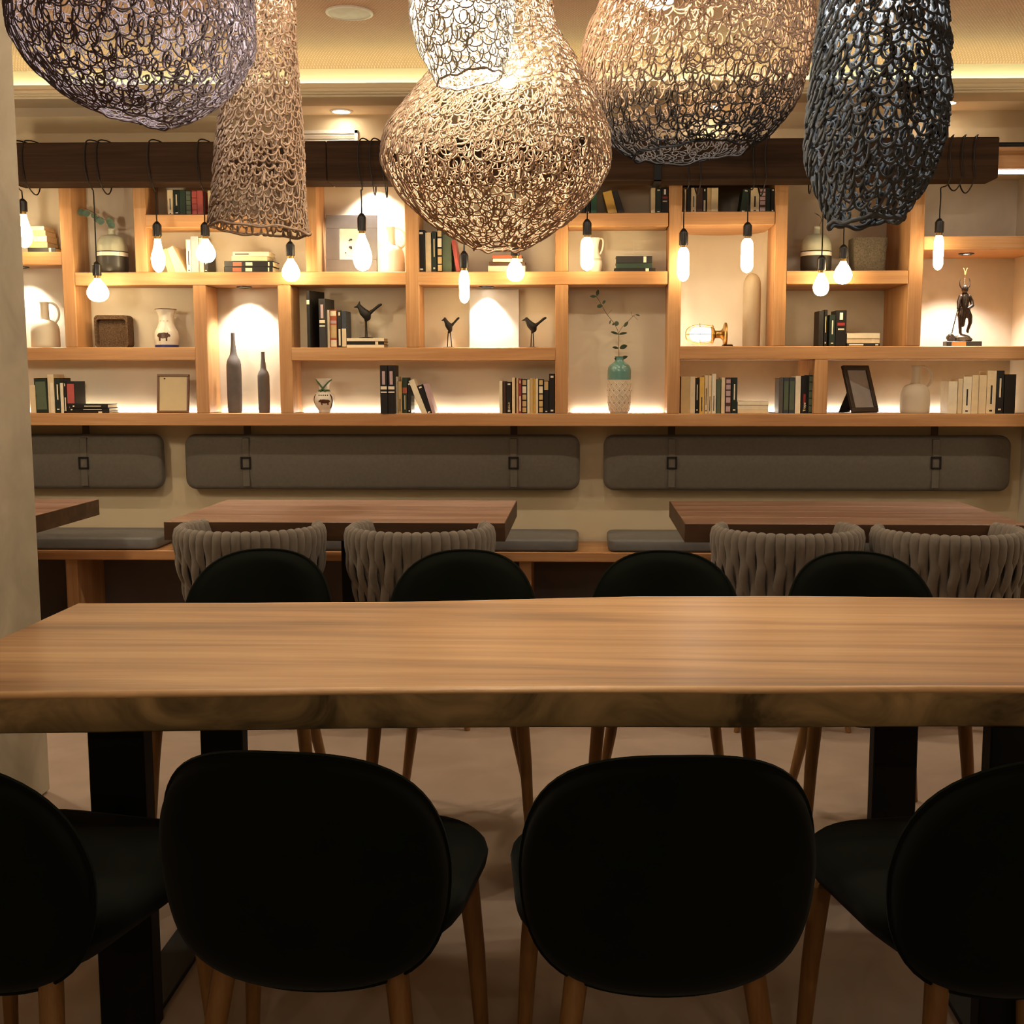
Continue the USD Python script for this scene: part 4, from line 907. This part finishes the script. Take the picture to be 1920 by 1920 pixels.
# cork vessels
def square_pot(name, label, px0, px1, ytop, zkey, Y, material, open_front, taper=.0, dep=.09):
    xa, zt_ = atY(px0, ytop, Y); xb, _ = atY(px1, ytop, Y); zs = S[zkey]; h = zt_-zs; w = (xb-xa)/2
    o = thing(name, label, 'pot', ((xa+xb)/2, Y+dep/2, zs))
    if open_front:      # a shallow square dish standing on edge
        t = .012
        outer = rrect(w, h/2, .02, 6)+[0, h/2]; inner = rrect(w-t, h/2-t*1.4, .014, 6)+[0, h/2-.004]
        def fr(o_, y): return np.c_[o_[:, 0], np.full(len(o_), y), o_[:, 1]]
        part(o, 'rim', loft([fr(inner, dep/2), fr(outer, dep/2), fr(outer, -dep/2+.003), fr(outer*[.985, 1]+[0, 0], -dep/2), fr(inner, -dep/2), fr(inner, dep/2)], False, False), material, 40)
        part(o, 'base', loft([fr(inner*[1.02, 1], -dep/2+.03), fr(inner*[1.02, 1], dep/2-.002)]), material, 40)
    else:
        rr = []
        for f_, z in ((.85, 0), (.9, .004), (.92, h*.3), (.97, h*.75), (.96, h), (.90, h), (.88, h*.5), (.8, h*.45)):
            q = rrect(w*f_*(1), dep*.5*f_, .02*f_, 6); rr.append(np.c_[q[:, 0], q[:, 1], np.full(len(q), z)])
        part(o, 'body', loft(rr), material, 40)
        q0 = rrect(w*.985, dep*.5*.985, .022, 6); q1 = rrect(w*.99, dep*.5*.99, .022, 6)
        part(o, 'rim', loft([np.c_[q0, np.full(len(q0), h*.80)], np.c_[q1, np.full(len(q0), h*.81)], np.c_[q0, np.full(len(q0), h)], np.c_[q0*.9, np.full(len(q0), h)], np.c_[q0*.9, np.full(len(q0), h*.8)]], False, False), material, 40)
    return o
square_pot('cork_tray', 'square brown cork tray standing on edge beside the pig pitcher', 175, 239, 591, 'D1', 5.885, CORK, True, dep=.075)
square_pot('cork_pot', 'square grey-brown cork pot on the shelf by the slate lamp', 1601, 1667, 445, 'P', 5.90, CORKD, False, dep=.14)
# pig pitcher
o, m, s, Rz = vessel('pitcher', 'white glazed pitcher with a brown pig and navy foot', 'pitcher', 307, 'D1', 5.89, [(.5, 0), (20, .2), (21, 7), (22.5, 16), (21.5, 27), (16.5, 38), (13.6, 48), (13.6, 56), (17, 67), (19.5, 71), (18, 71), (12.5, 58), (.5, 50)], CERW)
v, f = m
top_ = v[:, 2] > 62*s
v[top_, 1] -= .004*np.cos(np.arctan2(v[top_, 1], v[top_, 0])*4)
part(o, 'body', (v, f), CERW, 50)
part(o, 'foot_band', lathe([(20.2*s, .0), (21.4*s, .4*s), (21.6*s, 4.6*s), (21.0*s, 5*s)], 32), NAVY)
part(o, 'pig_motif', decal([(x*13*s+1.5*s, 20*s+z*13*s) for x, z in PIG], Rz), PIGINK, label='dark brown pig motif')
part(o, 'rim_line', tube([(19.4*s*math.cos(a), 19.4*s*math.sin(a)-(.004*math.cos(a*4)), 71*s) for a in np.linspace(0, 2*np.pi, 50)], .0014, 6, False), PIGINK)
part(o, 'handle', handle([(0, 13*s, 62*s), (0, 25*s, 60*s), (0, 28*s, 44*s), (0, 21*s, 30*s)], 2.2*s), CERW, 50)
for zq, xs_ in ((60, (-8, -3, 2, 7)), (50, (-7, 0, 7))):
    for xq in xs_:
        part(o, 'lettering', decal([((xq-1.4)*s, (zq-2)*s), ((xq+1.4)*s, (zq-2)*s), ((xq+1.4)*s, zq*s), ((xq-1.4)*s, zq*s)], Rz, .0006), mat('faded_glaze', '#b7a88c', rough=.4))
# bottle vases
def bottle(label, px, hp, rp, neck, Y):
    o, m, s, Rz = vessel('bottle_vase', label, 'vase', px, 'bot', Y, [(.5, 0), (rp*.93, .3), (rp*.96, 8), (rp, hp*.42), (rp*.98, hp*.60), (rp*.86, hp*.655), (rp*.5, hp*.72), (neck*1.5, hp*.78), (neck*1.05, hp*.9), (neck, hp), (neck*.6, hp), (neck*.5, hp*.8), (.3, hp*.7)], SLATE)
    part(o, 'body', m, SLATE, 50)
bottle('taller slim grey bottle vase in the bright niche', 440, 149, 13.8, 3.6, 5.90)
bottle('shorter slim grey bottle vase in the bright niche', 495, 114, 11, 3.3, 5.89)
# green pig jug
o, m, s, Rz = vessel('pitcher', 'round painted jug with green neck and a brown pig on the bottom shelf', 'pitcher', 608, 'bot', 5.89, [(.5, 0), (10.5, .2), (11, 3), (17, 14), (20.2, 25), (18.5, 33), (12.6, 39), (9.6, 43), (9.6, 49), (12, 58), (15, 64), (13.8, 64), (9, 52), (.5, 44)], CERW)
part(o, 'body', m, CERW, 50)
part(o, 'neck_glaze', lathe([((Rz(z*s)+.0007), z*s) for z in np.linspace(40, 62.5, 14)], 32), GREEN_G, 50, label='green painted neck')
part(o, 'pig_motif', decal([(x*11.5*s+4*s, 20.5*s+z*9*s) for x, z in PIG*[-1, 1]], Rz), PIGINK)
for sx in (-1, 1):
    part(o, 'scroll', decal([(sx*(17.5+dx)*s, z*s) for dx, z in ((0, 8), (2.5, 14), (4.5, 22), (3, 30), (-1, 35), (-3, 34), (.5, 29), (1.8, 22), (0, 15), (-2.5, 9))], Rz), PIGINK)
for xq in (-6, -2, 2, 6, 10): part(o, 'lettering', decal([((xq-1.2)*s, 32*s), ((xq+1.2)*s, 32*s), ((xq+1.2)*s, 34*s), ((xq-1.2)*s, 34*s)], Rz, .0009), PIGINK)
for sx in (-1, 1): part(o, 'handle', handle([(sx*14*s, 0, 62*s), (sx*8*s, -9*s, 55*s), (sx*2*s, -11.5*s, 48*s), (-sx*5*s, -13*s, 40*s)], 1.6*s, 16), GREEN_G, 50)
# small patterned pitcher
o, m, s, Rz = vessel('pitcher', 'small white patterned pitcher behind the tubular bulb', 'pitcher', 1115, 'J', 5.90, [(.5, 0), (10, .2), (13, 8), (14.5, 17), (13, 26), (8, 36), (7, 44), (8, 54), (11, 63), (10, 63), (6, 50), (.5, 40)], CERW)
part(o, 'body', m, CERW, 50)
part(o, 'pattern_band', lathe([((Rz(z*s)+.0006), z*s) for z in (22, 24, 26)], 28), mat('faded_glaze', '#b7a88c'), 50)
part(o, 'pattern_band', lathe([((Rz(z*s)+.0006), z*s) for z in (50, 53, 56)], 28), mat('faded_glaze', '#b7a88c'), 50)
part(o, 'handle', handle([(6*s, 0, 60*s), (14*s, 0, 61*s), (15*s, 0, 48*s), (9*s, 0, 34*s)], 1.6*s), CERW, 50)
# teal lattice vase with eucalyptus
o, m, s, Rz = vessel('vase', 'teal-topped lattice vase holding a eucalyptus branch', 'vase', 1161, 'bot', 5.885, [(.5, 0), (16.5, .2), (18.5, 5), (21, 22), (22, 42), (22, 62)], CERW)
part(o, 'lattice_body', m, mat('bisque', '#cbb79a', rough=.6), 50, label='pale lattice-carved lower body')
part(o, 'teal_shoulder', lathe(smooth_profile([(22*s, 62*s), (22*s, 78*s), (19.5*s, 87*s), (11*s, 94*s), (8*s, 97*s), (8*s, 103*s), (9.5*s, 105*s), (7.5*s, 105*s), (6.5*s, 98*s), (.002, 92*s)], 34), 36), TEAL, 50, label='glossy teal shoulder and neck')
LATT = mat('lattice_dark', '#7d6c58', rough=.7)
rel = []
for sgn in (-1, 1):
    for k in range(13):
        a0 = 2*math.pi*k/13
        rel.append(tube([((Rz(z)+.0004)*math.sin(a0+sgn*q), -(Rz(z)+.0004)*math.cos(a0+sgn*q), z) for q, z in zip(np.linspace(0, 2.4, 26), np.linspace(3*s, 60*s, 26))], .0013, 5))
part(o, 'lattice', cat(*rel), CERW, 50, kind='stuff')
for k in range(13):
    for r_ in range(5):
        z = (8+11.4*r_)*s; a = 2*math.pi*(k+.5*(r_ % 2)+.45)/13
        if math.cos(a) > -.15:
            R = Rz(z); c = np.array([R*math.sin(a), -R*math.cos(a), z])
            part(o, 'diamond', ball(c, (.0022, .0022, .0034), 1), LATT, 50)
Xv = atY(1161, 740, 5.885)[0]
def vp(px, py):
    X, Z = atY(px, py, 5.87); return np.array([X-Xv, -.012, Z-S['bot']])
main = [vp(1161, 674), vp(1160, 640), vp(1160, 626), vp(1151, 606), vp(1140, 592), vp(1128, 572), vp(1118, 556)]
part(o, 'stem', tube(spline([np.array([0, 0, 96*s])]+main, 40), .0013, 6), STEM)
part(o, 'stem', tube(spline([vp(1160, 626), vp(1168, 612), vp(1180, 600), vp(1188, 592), vp(1192, 590)], 20), .0011, 6), STEM)
part(o, 'stem', tube(spline([vp(1188, 592), vp(1196, 600)], 4), .0007, 5), STEM); part(o, 'stem', tube(spline([vp(1186, 594), vp(1183, 584)], 4), .0007, 5), STEM); part(o, 'stem', tube(spline([vp(1139, 590), vp(1147, 581)], 4), .0007, 5), STEM)
for a, b, w in (((1119, 556), (1106, 556), 5), ((1119, 555), (1122, 543), 6), ((1130, 573), (1119, 575), 8), ((1130, 570), (1135, 563), 5), ((1145, 600), (1143, 608), 3), ((1160, 627), (1145, 622), 5), ((1160, 627), (1176, 624), 5), ((1178, 603), (1170, 613), 6), ((1160, 653), (1148, 651), 5), ((1162, 653), (1176, 648), 9), ((1162, 674), (1177, 668), 7), ((1160, 676), (1152, 671), 6), ((1192, 590), (1200, 592), 3), ((1152, 606), (1148, 610), 4)):
    pa, pb = vp(*a), vp(*b); d = pb-pa; part(o, 'leaf', leaf(pa, d+np.array([0, -.004, 0]), w*s, float(np.linalg.norm(d)), up=(0, .9, .4)), LEAFD, 60)
c0 = vp(1156, 606.5); part(o, 'leaf', ball(c0, (.0115, .0012, .0115), 2), LEAFD, 60)
# iron birds
def bird(label, px, zkey, Y, flip, hp, z0=None, crest=True, legs=(-3, 3)):
    X = atY(px, 600, Y)[0]; s = Y/F; zs = S[zkey] if z0 is None else z0
    o = thing('bird_figure', label, 'figurine', (X, Y, zs))
    k = hp/68.0*s
    def blob(chain):
        m = None
        for (x0, z0_, r0), (x1, z1_, r1) in zip(chain[:-1], chain[1:]):
            a = manifold3d.Manifold.sphere(r0*k, 20).translate((x0*k, 0, z0_*k)); b = manifold3d.Manifold.sphere(r1*k, 20).translate((x1*k, 0, z1_*k))
            h = manifold3d.Manifold.batch_hull([a, b]); m = h if m is None else m+h
        q = m.to_mesh(); v = np.array(q.vert_properties[:, :3]); v[:, 1] *= .8
        return v*[flip, 1, 1], (np.array(q.tri_verts) if flip > 0 else np.array(q.tri_verts)[:, ::-1])
    body = blob([(-12, 58, 4.4), (-9, 54, 5), (-4, 47, 7.5), (1, 43, 8.6), (3, 38, 6.2), (0, 32, 2.6)])
    part(o, 'body', body, IRON, 60)
    part(o, 'tail', blob([(6, 45, 4), (14, 51, 2.6), (24, 59, 2.6), (28, 61, 2.2)]), IRON, 60)
    hd = [(-15, 60), (-22, 56.5), (-14, 55)]
    part(o, 'beak', blob([(-15, 57.5, 2.4), (-21.5, 56.2, .5)]), IRON, 60)
    if crest: part(o, 'crest', blob([(-12, 61, 2.6), (-11, 66.5, .7)]), IRON, 60)
    for lx in legs: part(o, 'leg', tube([(lx*.5*k, 0, 34*k), (lx*k, 0, 1*k)], 1.05*k, 8), IRON)
    part(o, 'base', lathe([(.0005, 0), (13*k, 0), (13*k, 1.0*k), (5*k, 2.2*k), (.0005, 2.6*k)], 28), IRON)
zbk = S['I']+abs(atY(680, 634, 5.83)[1]-atY(680, 652, 5.83)[1])
bird('black iron bird with raised tail perched on three stacked books', 686, 'I', 5.885, 1, 69, zbk+.0005, True, (-1.2, 1.8))
bird('small black iron bird standing left of the grey panel', 842, 'I', 5.88, .72, 61, None, False, (-4, 5))
bird('black iron bird with long tail standing right of the grey panel', 998, 'I', 5.88, .98, 61, None, False, (-3, 3))
# frames
FRG = mat('frame_grey', '#6f6763', rough=.5, var=.05); FRB = mat('frame_brown', '#6a4526', rough=.45, var=.1, scale=40); FRD = mat('frame_dark', '#33291f', rough=.45, var=.1, scale=40)
def frame(label, px0, px1, ytop, zkey, Y, bw, fm, inner, tilt=6, mat_w=0.0, back=True):
    xa, zt_ = atY(px0, ytop, Y); xb, _ = atY(px1, ytop, Y); zs = S[zkey]; w, h = xb-xa, (zt_-zs)/math.cos(math.radians(tilt)); b = bw*Y/F
    o = thing('picture_frame', label, 'picture frame', ((xa+xb)/2, Y, zs+.001))
    xf = lambda m: move(m, rx=-tilt)
    for nm, q in (('rail', (-w/2, w/2, 0, .016, 0, b)), ('rail', (-w/2, w/2, 0, .016, h-b, h)), ('stile', (-w/2, -w/2+b, 0, .016, b, h-b)), ('stile', (w/2-b, w/2, 0, .016, b, h-b))):
        part(o, nm, xf(bx(*q, .0015)), fm)
    part(o, 'backing', xf(bx(-w/2+b*.5, w/2-b*.5, .010, .014, b*.5, h-b*.5, .0003)), mat('frame_back', '#3a332c'))
    part(o, 'sheet', xf(bx(-w/2+b*.6, w/2-b*.6, .007, .009, b*.6, h-b*.6, .0003)), inner)
    return o, w, h, b, xf
o, w, h, b, xf = frame('wide grey frame with a small ink print, beside the white bottle jug', 609, 705, 402, 'B', 5.885, 25, FRG, mat('print_paper', '#d9d2c4', rough=.7), tilt=5)
INK = mat('ink', '#3b3936', rough=.7)
for (x, z, r) in ((-.004, .165, .007), (-.012, .160, .004), (-.006, .128, .008), (-.002, .122, .005), (-.03, .10, .004), (.02, .112, .004), (.03, .105, .003)):
    part(o, 'ink_mark', xf(bx(x-r, x+r, .0055, .0072, z-r*.7, z+r*.7, r*.4)), INK)
o, w, h, b, xf = frame('thin brown certificate frame with cream sheet on the bottom shelf', 291, 351, 702, 'bot', 5.85, 4, FRB, mat('cream_sheet', '#cdb98d', rough=.7, var=.04), tilt=7)
part(o, 'seal', xf(bx(-w*.3, -w*.25, .006, .0072, h*.87, h*.905, .001)), INK)
# plain grey panel between the birds
xa, zt_ = atY(879, 542, 5.93); xb, _ = atY(973, 542, 5.93)
o = thing('panel', 'plain pale grey panel leaning between two iron birds', 'panel', ((xa+xb)/2, 5.93, S['I']+.001))
hh = zt_-S['I']; ww = (xb-xa)/2
part(o, 'board', move(bx(-ww, ww, 0, .012, 0, hh, .002), rx=-4), mat('panel_grey', '#b3aca4', rough=.7, var=.03))
part(o, 'ledge', move(bx(-ww, ww, -.008, .0, 0, .004, .001), rx=-4), mat('panel_edge', '#8f8880'))
# leaning photo frame with strut
xa, _ = atY(1626, 775, 5.87); w, h, b = .180, .243, .024
o = thing('photo_frame', 'dark brown empty photo frame leaning on its strut', 'photo frame', (xa, 5.885, S['bot']+.001), 33)
xf = lambda m: move(m, rx=-19)
for nm, q in (('rail', (-w/2, w/2, 0, .018, 0, b)), ('rail', (-w/2, w/2, 0, .018, h-b, h)), ('stile', (-w/2, -w/2+b, 0, .018, b, h-b)), ('stile', (w/2-b, w/2, 0, .018, b, h-b))): part(o, nm, move(xf(bx(*q, .002)), (0, 0, .0065)), FRD)
part(o, 'sheet', move(xf(bx(-w/2+b*.7, w/2-b*.7, .008, .011, b*.7, h-b*.7, .0003)), (0, 0, .0065)), mat('grey_sheet', '#8f8880', rough=.35))
part(o, 'strut', loft([[(-.028+x, .072, .16), (.028+x, .072, .16), (.036+x, .148, .0), (-.036+x, .148, .0)] for x in (0,)]+[[(-.028, .078, .16), (.028, .078, .16), (.036, .156, .0), (-.036, .156, .0)]]), mat('strut_black', '#14110f', rough=.8), False)
# tall cream rounded pillar vase
o, m, s, Rz = vessel('vase', 'tall plain beige round-topped vase in the curved niche', 'vase', 1409, 'R', 6.0, [(.5, 0), (15.5, .3), (16, 3), (16.2, 100), (15.5, 116), (12.5, 126), (6, 133), (.4, 135)], mat('vase_beige', '#b3a184', rough=.45, var=.03))
part(o, 'body', m, mat('vase_beige', '#b3a184'), 50)
# caged lamp lying in the curved niche
X, Z = atY(1330, 628, 5.95)[0], S['R']
o = thing('cage_lamp', 'lit brass bulkhead lamp in a wire cage lying in the curved niche', 'lamp', (X, 5.95, Z+.062))
ax = lambda m: move(m, ry=-90)      # its axis along -X
part(o, 'glass', ax(lathe(smooth_profile([(.03, -.005), (.034, .02), (.036, .06), (.028, .085), (.001, .098)], 20), 24)), glow('cage_lamp_glass', (1, .93, .78), 45.0), 60)
part(o, 'base', ax(lathe(smooth_profile([(.001, -.085), (.058, -.085), (.060, -.078), (.052, -.072), (.030, -.066), (.018, -.05), (.019, -.03), (.034, -.022), (.036, -.006), (.001, -.004)], 34), 28)), BRASS, 50)
for k in range(6):
    a = math.pi*k/3
    part(o, 'cage_wire', tube(spline([(.02, .045*math.cos(a), .045*math.sin(a)), (-.05, .052*math.cos(a), .052*math.sin(a)), (-.1, .04*math.cos(a), .04*math.sin(a)), (-.118, 0, 0)], 16), .002, 6), BRASS)
for x, r in ((.015, .046), (-.05, .053)):
    part(o, 'cage_ring', tube([(x, r*math.cos(a), r*math.sin(a)) for a in np.linspace(0, 2*np.pi, 30)], .0022, 6, False), BRASS)
part(o, 'mount', bx(.066, .115, -.03, .03, -.062, -.05, .003), mat('mount_wood', '#2c1a10', rough=.5))
# bronze figure
X = atY(1806, 600, 6.0)[0]; s = 6.0/F*1.0
o = thing('statuette', 'bronze statuette of a horned-helmet warrior leaning on an axe', 'statuette', (X, 6.0, S['R']))
BRZ = mat('bronze', '#4a3f37', rough=.28, metal=.85, var=.2, scale=80)
def skin(chains, ref=1.1, it=6):
    m = None
    for ch in chains:
        for (x0, y0, z0_, r0), (x1, y1, z1_, r1) in zip(ch[:-1], ch[1:]):
            h = manifold3d.Manifold.batch_hull([manifold3d.Manifold.sphere(r0*s, 16).translate((x0*s, y0*s, z0_*s)), manifold3d.Manifold.sphere(r1*s, 16).translate((x1*s, y1*s, z1_*s))])
            m = h if m is None else m+h
    m = m.refine_to_length(ref*s)
    q = m.to_mesh(); t_ = trimesh.Trimesh(np.array(q.vert_properties[:, :3]), np.array(q.tri_verts), process=True)
    trimesh.smoothing.filter_taubin(t_, iterations=it)
    return t_
fig = skin([[(-1, 0, 40, 3.96), (0, 0, 55, 5.02), (1, 0, 66, 6.07), (1, -.5, 74, 7.13), (1.5, 0, 86, 7.92), (1, 0, 92, 7.39), (.5, 0, 98, 3.43), (.5, -1, 104, 6.07), (.5, -1.6, 107, 5.54)],
            [(-4, 0, 70, 5), (-5.5, 0, 55, 4.4), (-5.5, 0, 42, 3.3), (-4.5, 0, 26, 2.4), (-4, -3, 24, 2.0)], [(5, -1, 70, 5), (11, -4, 55, 4.2), (12, -3, 44, 3.4), (8, -1, 29, 2.4), (8, -4, 27, 2.0)],
            [(-6, 0, 91, 4.49), (-10, -2, 82, 3.70), (-11, -5, 74, 2.90), (-12, -6, 70, 2.38)], [(8.5, 0, 91, 4.75), (14, 1, 83, 3.83), (15, -3, 75, 3.04), (9, -6, 71, 2.64), (6, -6.5, 70, 2.24)],
            [(-6, 1, 68, 5.28), (7, 0, 68, 5.54)], [(-4, 0, 66, 5.02), (-6, 0, 58, 5.28)], [(6, 0, 66, 5.02), (8, -1, 57, 5.28)]])
part(o, 'figure', fig, BRZ, 60)
for sx in (-1, 1): part(o, 'helmet_horn', tube(spline([(sx*4*s+.5*s, -1*s, 106*s), (sx*8*s, -1*s, 110*s), (sx*9*s, -1*s, 118*s), (sx*7.5*s, -1*s, 124*s)], 14), np.linspace(1.5, .5, 14)*s, 8), BRZ, 60)
part(o, 'axe_shaft', tube([(-22*s, -7*s, 24*s), (-12*s, -7*s, 72*s), (-9*s, -7*s, 84*s)], .9*s, 8), BRZ)
part(o, 'axe_head', move(upright(poly([(-6*s, 0), (5*s, 2*s), (5*s, 9*s), (-1*s, 14*s), (-8*s, 9*s)], 2*s)), (-21*s, -6*s, 9*s)), BRZ)
tr = trimesh.creation.icosphere(3, 1.0); v = np.array(tr.vertices); v *= (.75+.5*meshkit.fbm(v*2.2, 3, 4))[:, None]; v = v*[18*s, 9*s, 8.5*s]+[0, 0, 14*s]; v[:, 2] = np.maximum(v[:, 2], 10.2*s)
part(o, 'rock', (v, np.array(tr.faces)), mat('bronze_rock', '#6a6258', rough=.4, metal=.6, var=.35, scale=90), 40)
v2 = np.array(tr.vertices)*(.7+.6*meshkit.fbm(np.array(tr.vertices)*2.5+7, 3, 9))[:, None]*[7*s, 5*s, 8*s]+[-23*s, -3*s, 16*s]; v2[:, 2] = np.maximum(v2[:, 2], 10.2*s)
part(o, 'rock', (v2, np.array(tr.faces)), mat('bronze_rock', '#6a6258'), 40)
part(o, 'plinth', bx(-32*s, 32*s, -12*s, 12*s, 0, 10.2*s, .002), mat('plinth_dark', '#2a211a', rough=.35))
part(o, 'plaque', bx(-23*s, 3*s, -12.6*s, -11.8*s, 1*s, 9.2*s, .0005), mat('plaque_gold', '#c08a4e', rough=.4, metal=.3))
y_outline = [(x*s, z*s) for x, z in ((-4, 5.5), (-3, 6), (-1, 1), (0, -.5), (1, 1), (3, 6), (4, 5.5), (1.6, -2), (1.5, -5), (0, -7), (-1.5, -5), (-1.6, -2))]
part(o, 'y_piece', move(upright(poly(y_outline, 1.2*s)), (0, 0, 137*s)), BRASS, False)  # small brass Y-shaped piece above the helmet, held up by an added wire
part(o, 'y_piece_wire', tube([(0, .5*s, 112*s), (0, .5*s, 131*s)], .14*s, 6), mat('fine_wire', '#8a7660', rough=.6))
# readable lettering on two spines
for key, txt, size, zrel, m in (((1503, 'bot'), 'Tropa', .0115, .05, 'ivory'), ((949, 'bot'), 'VUILLO', .008, .08, 'ivory')):
    o, h = BOOKS[key]
    v, f, _ = meshkit.arrays(meshkit.text_mesh(txt, size, .0006, True))
    part(o, 'spine_lettering', (np.stack([-v[:, 1]+size/2, -.0002-v[:, 2], h*zrel+v[:, 0]], 1), f), cloth(m), False)
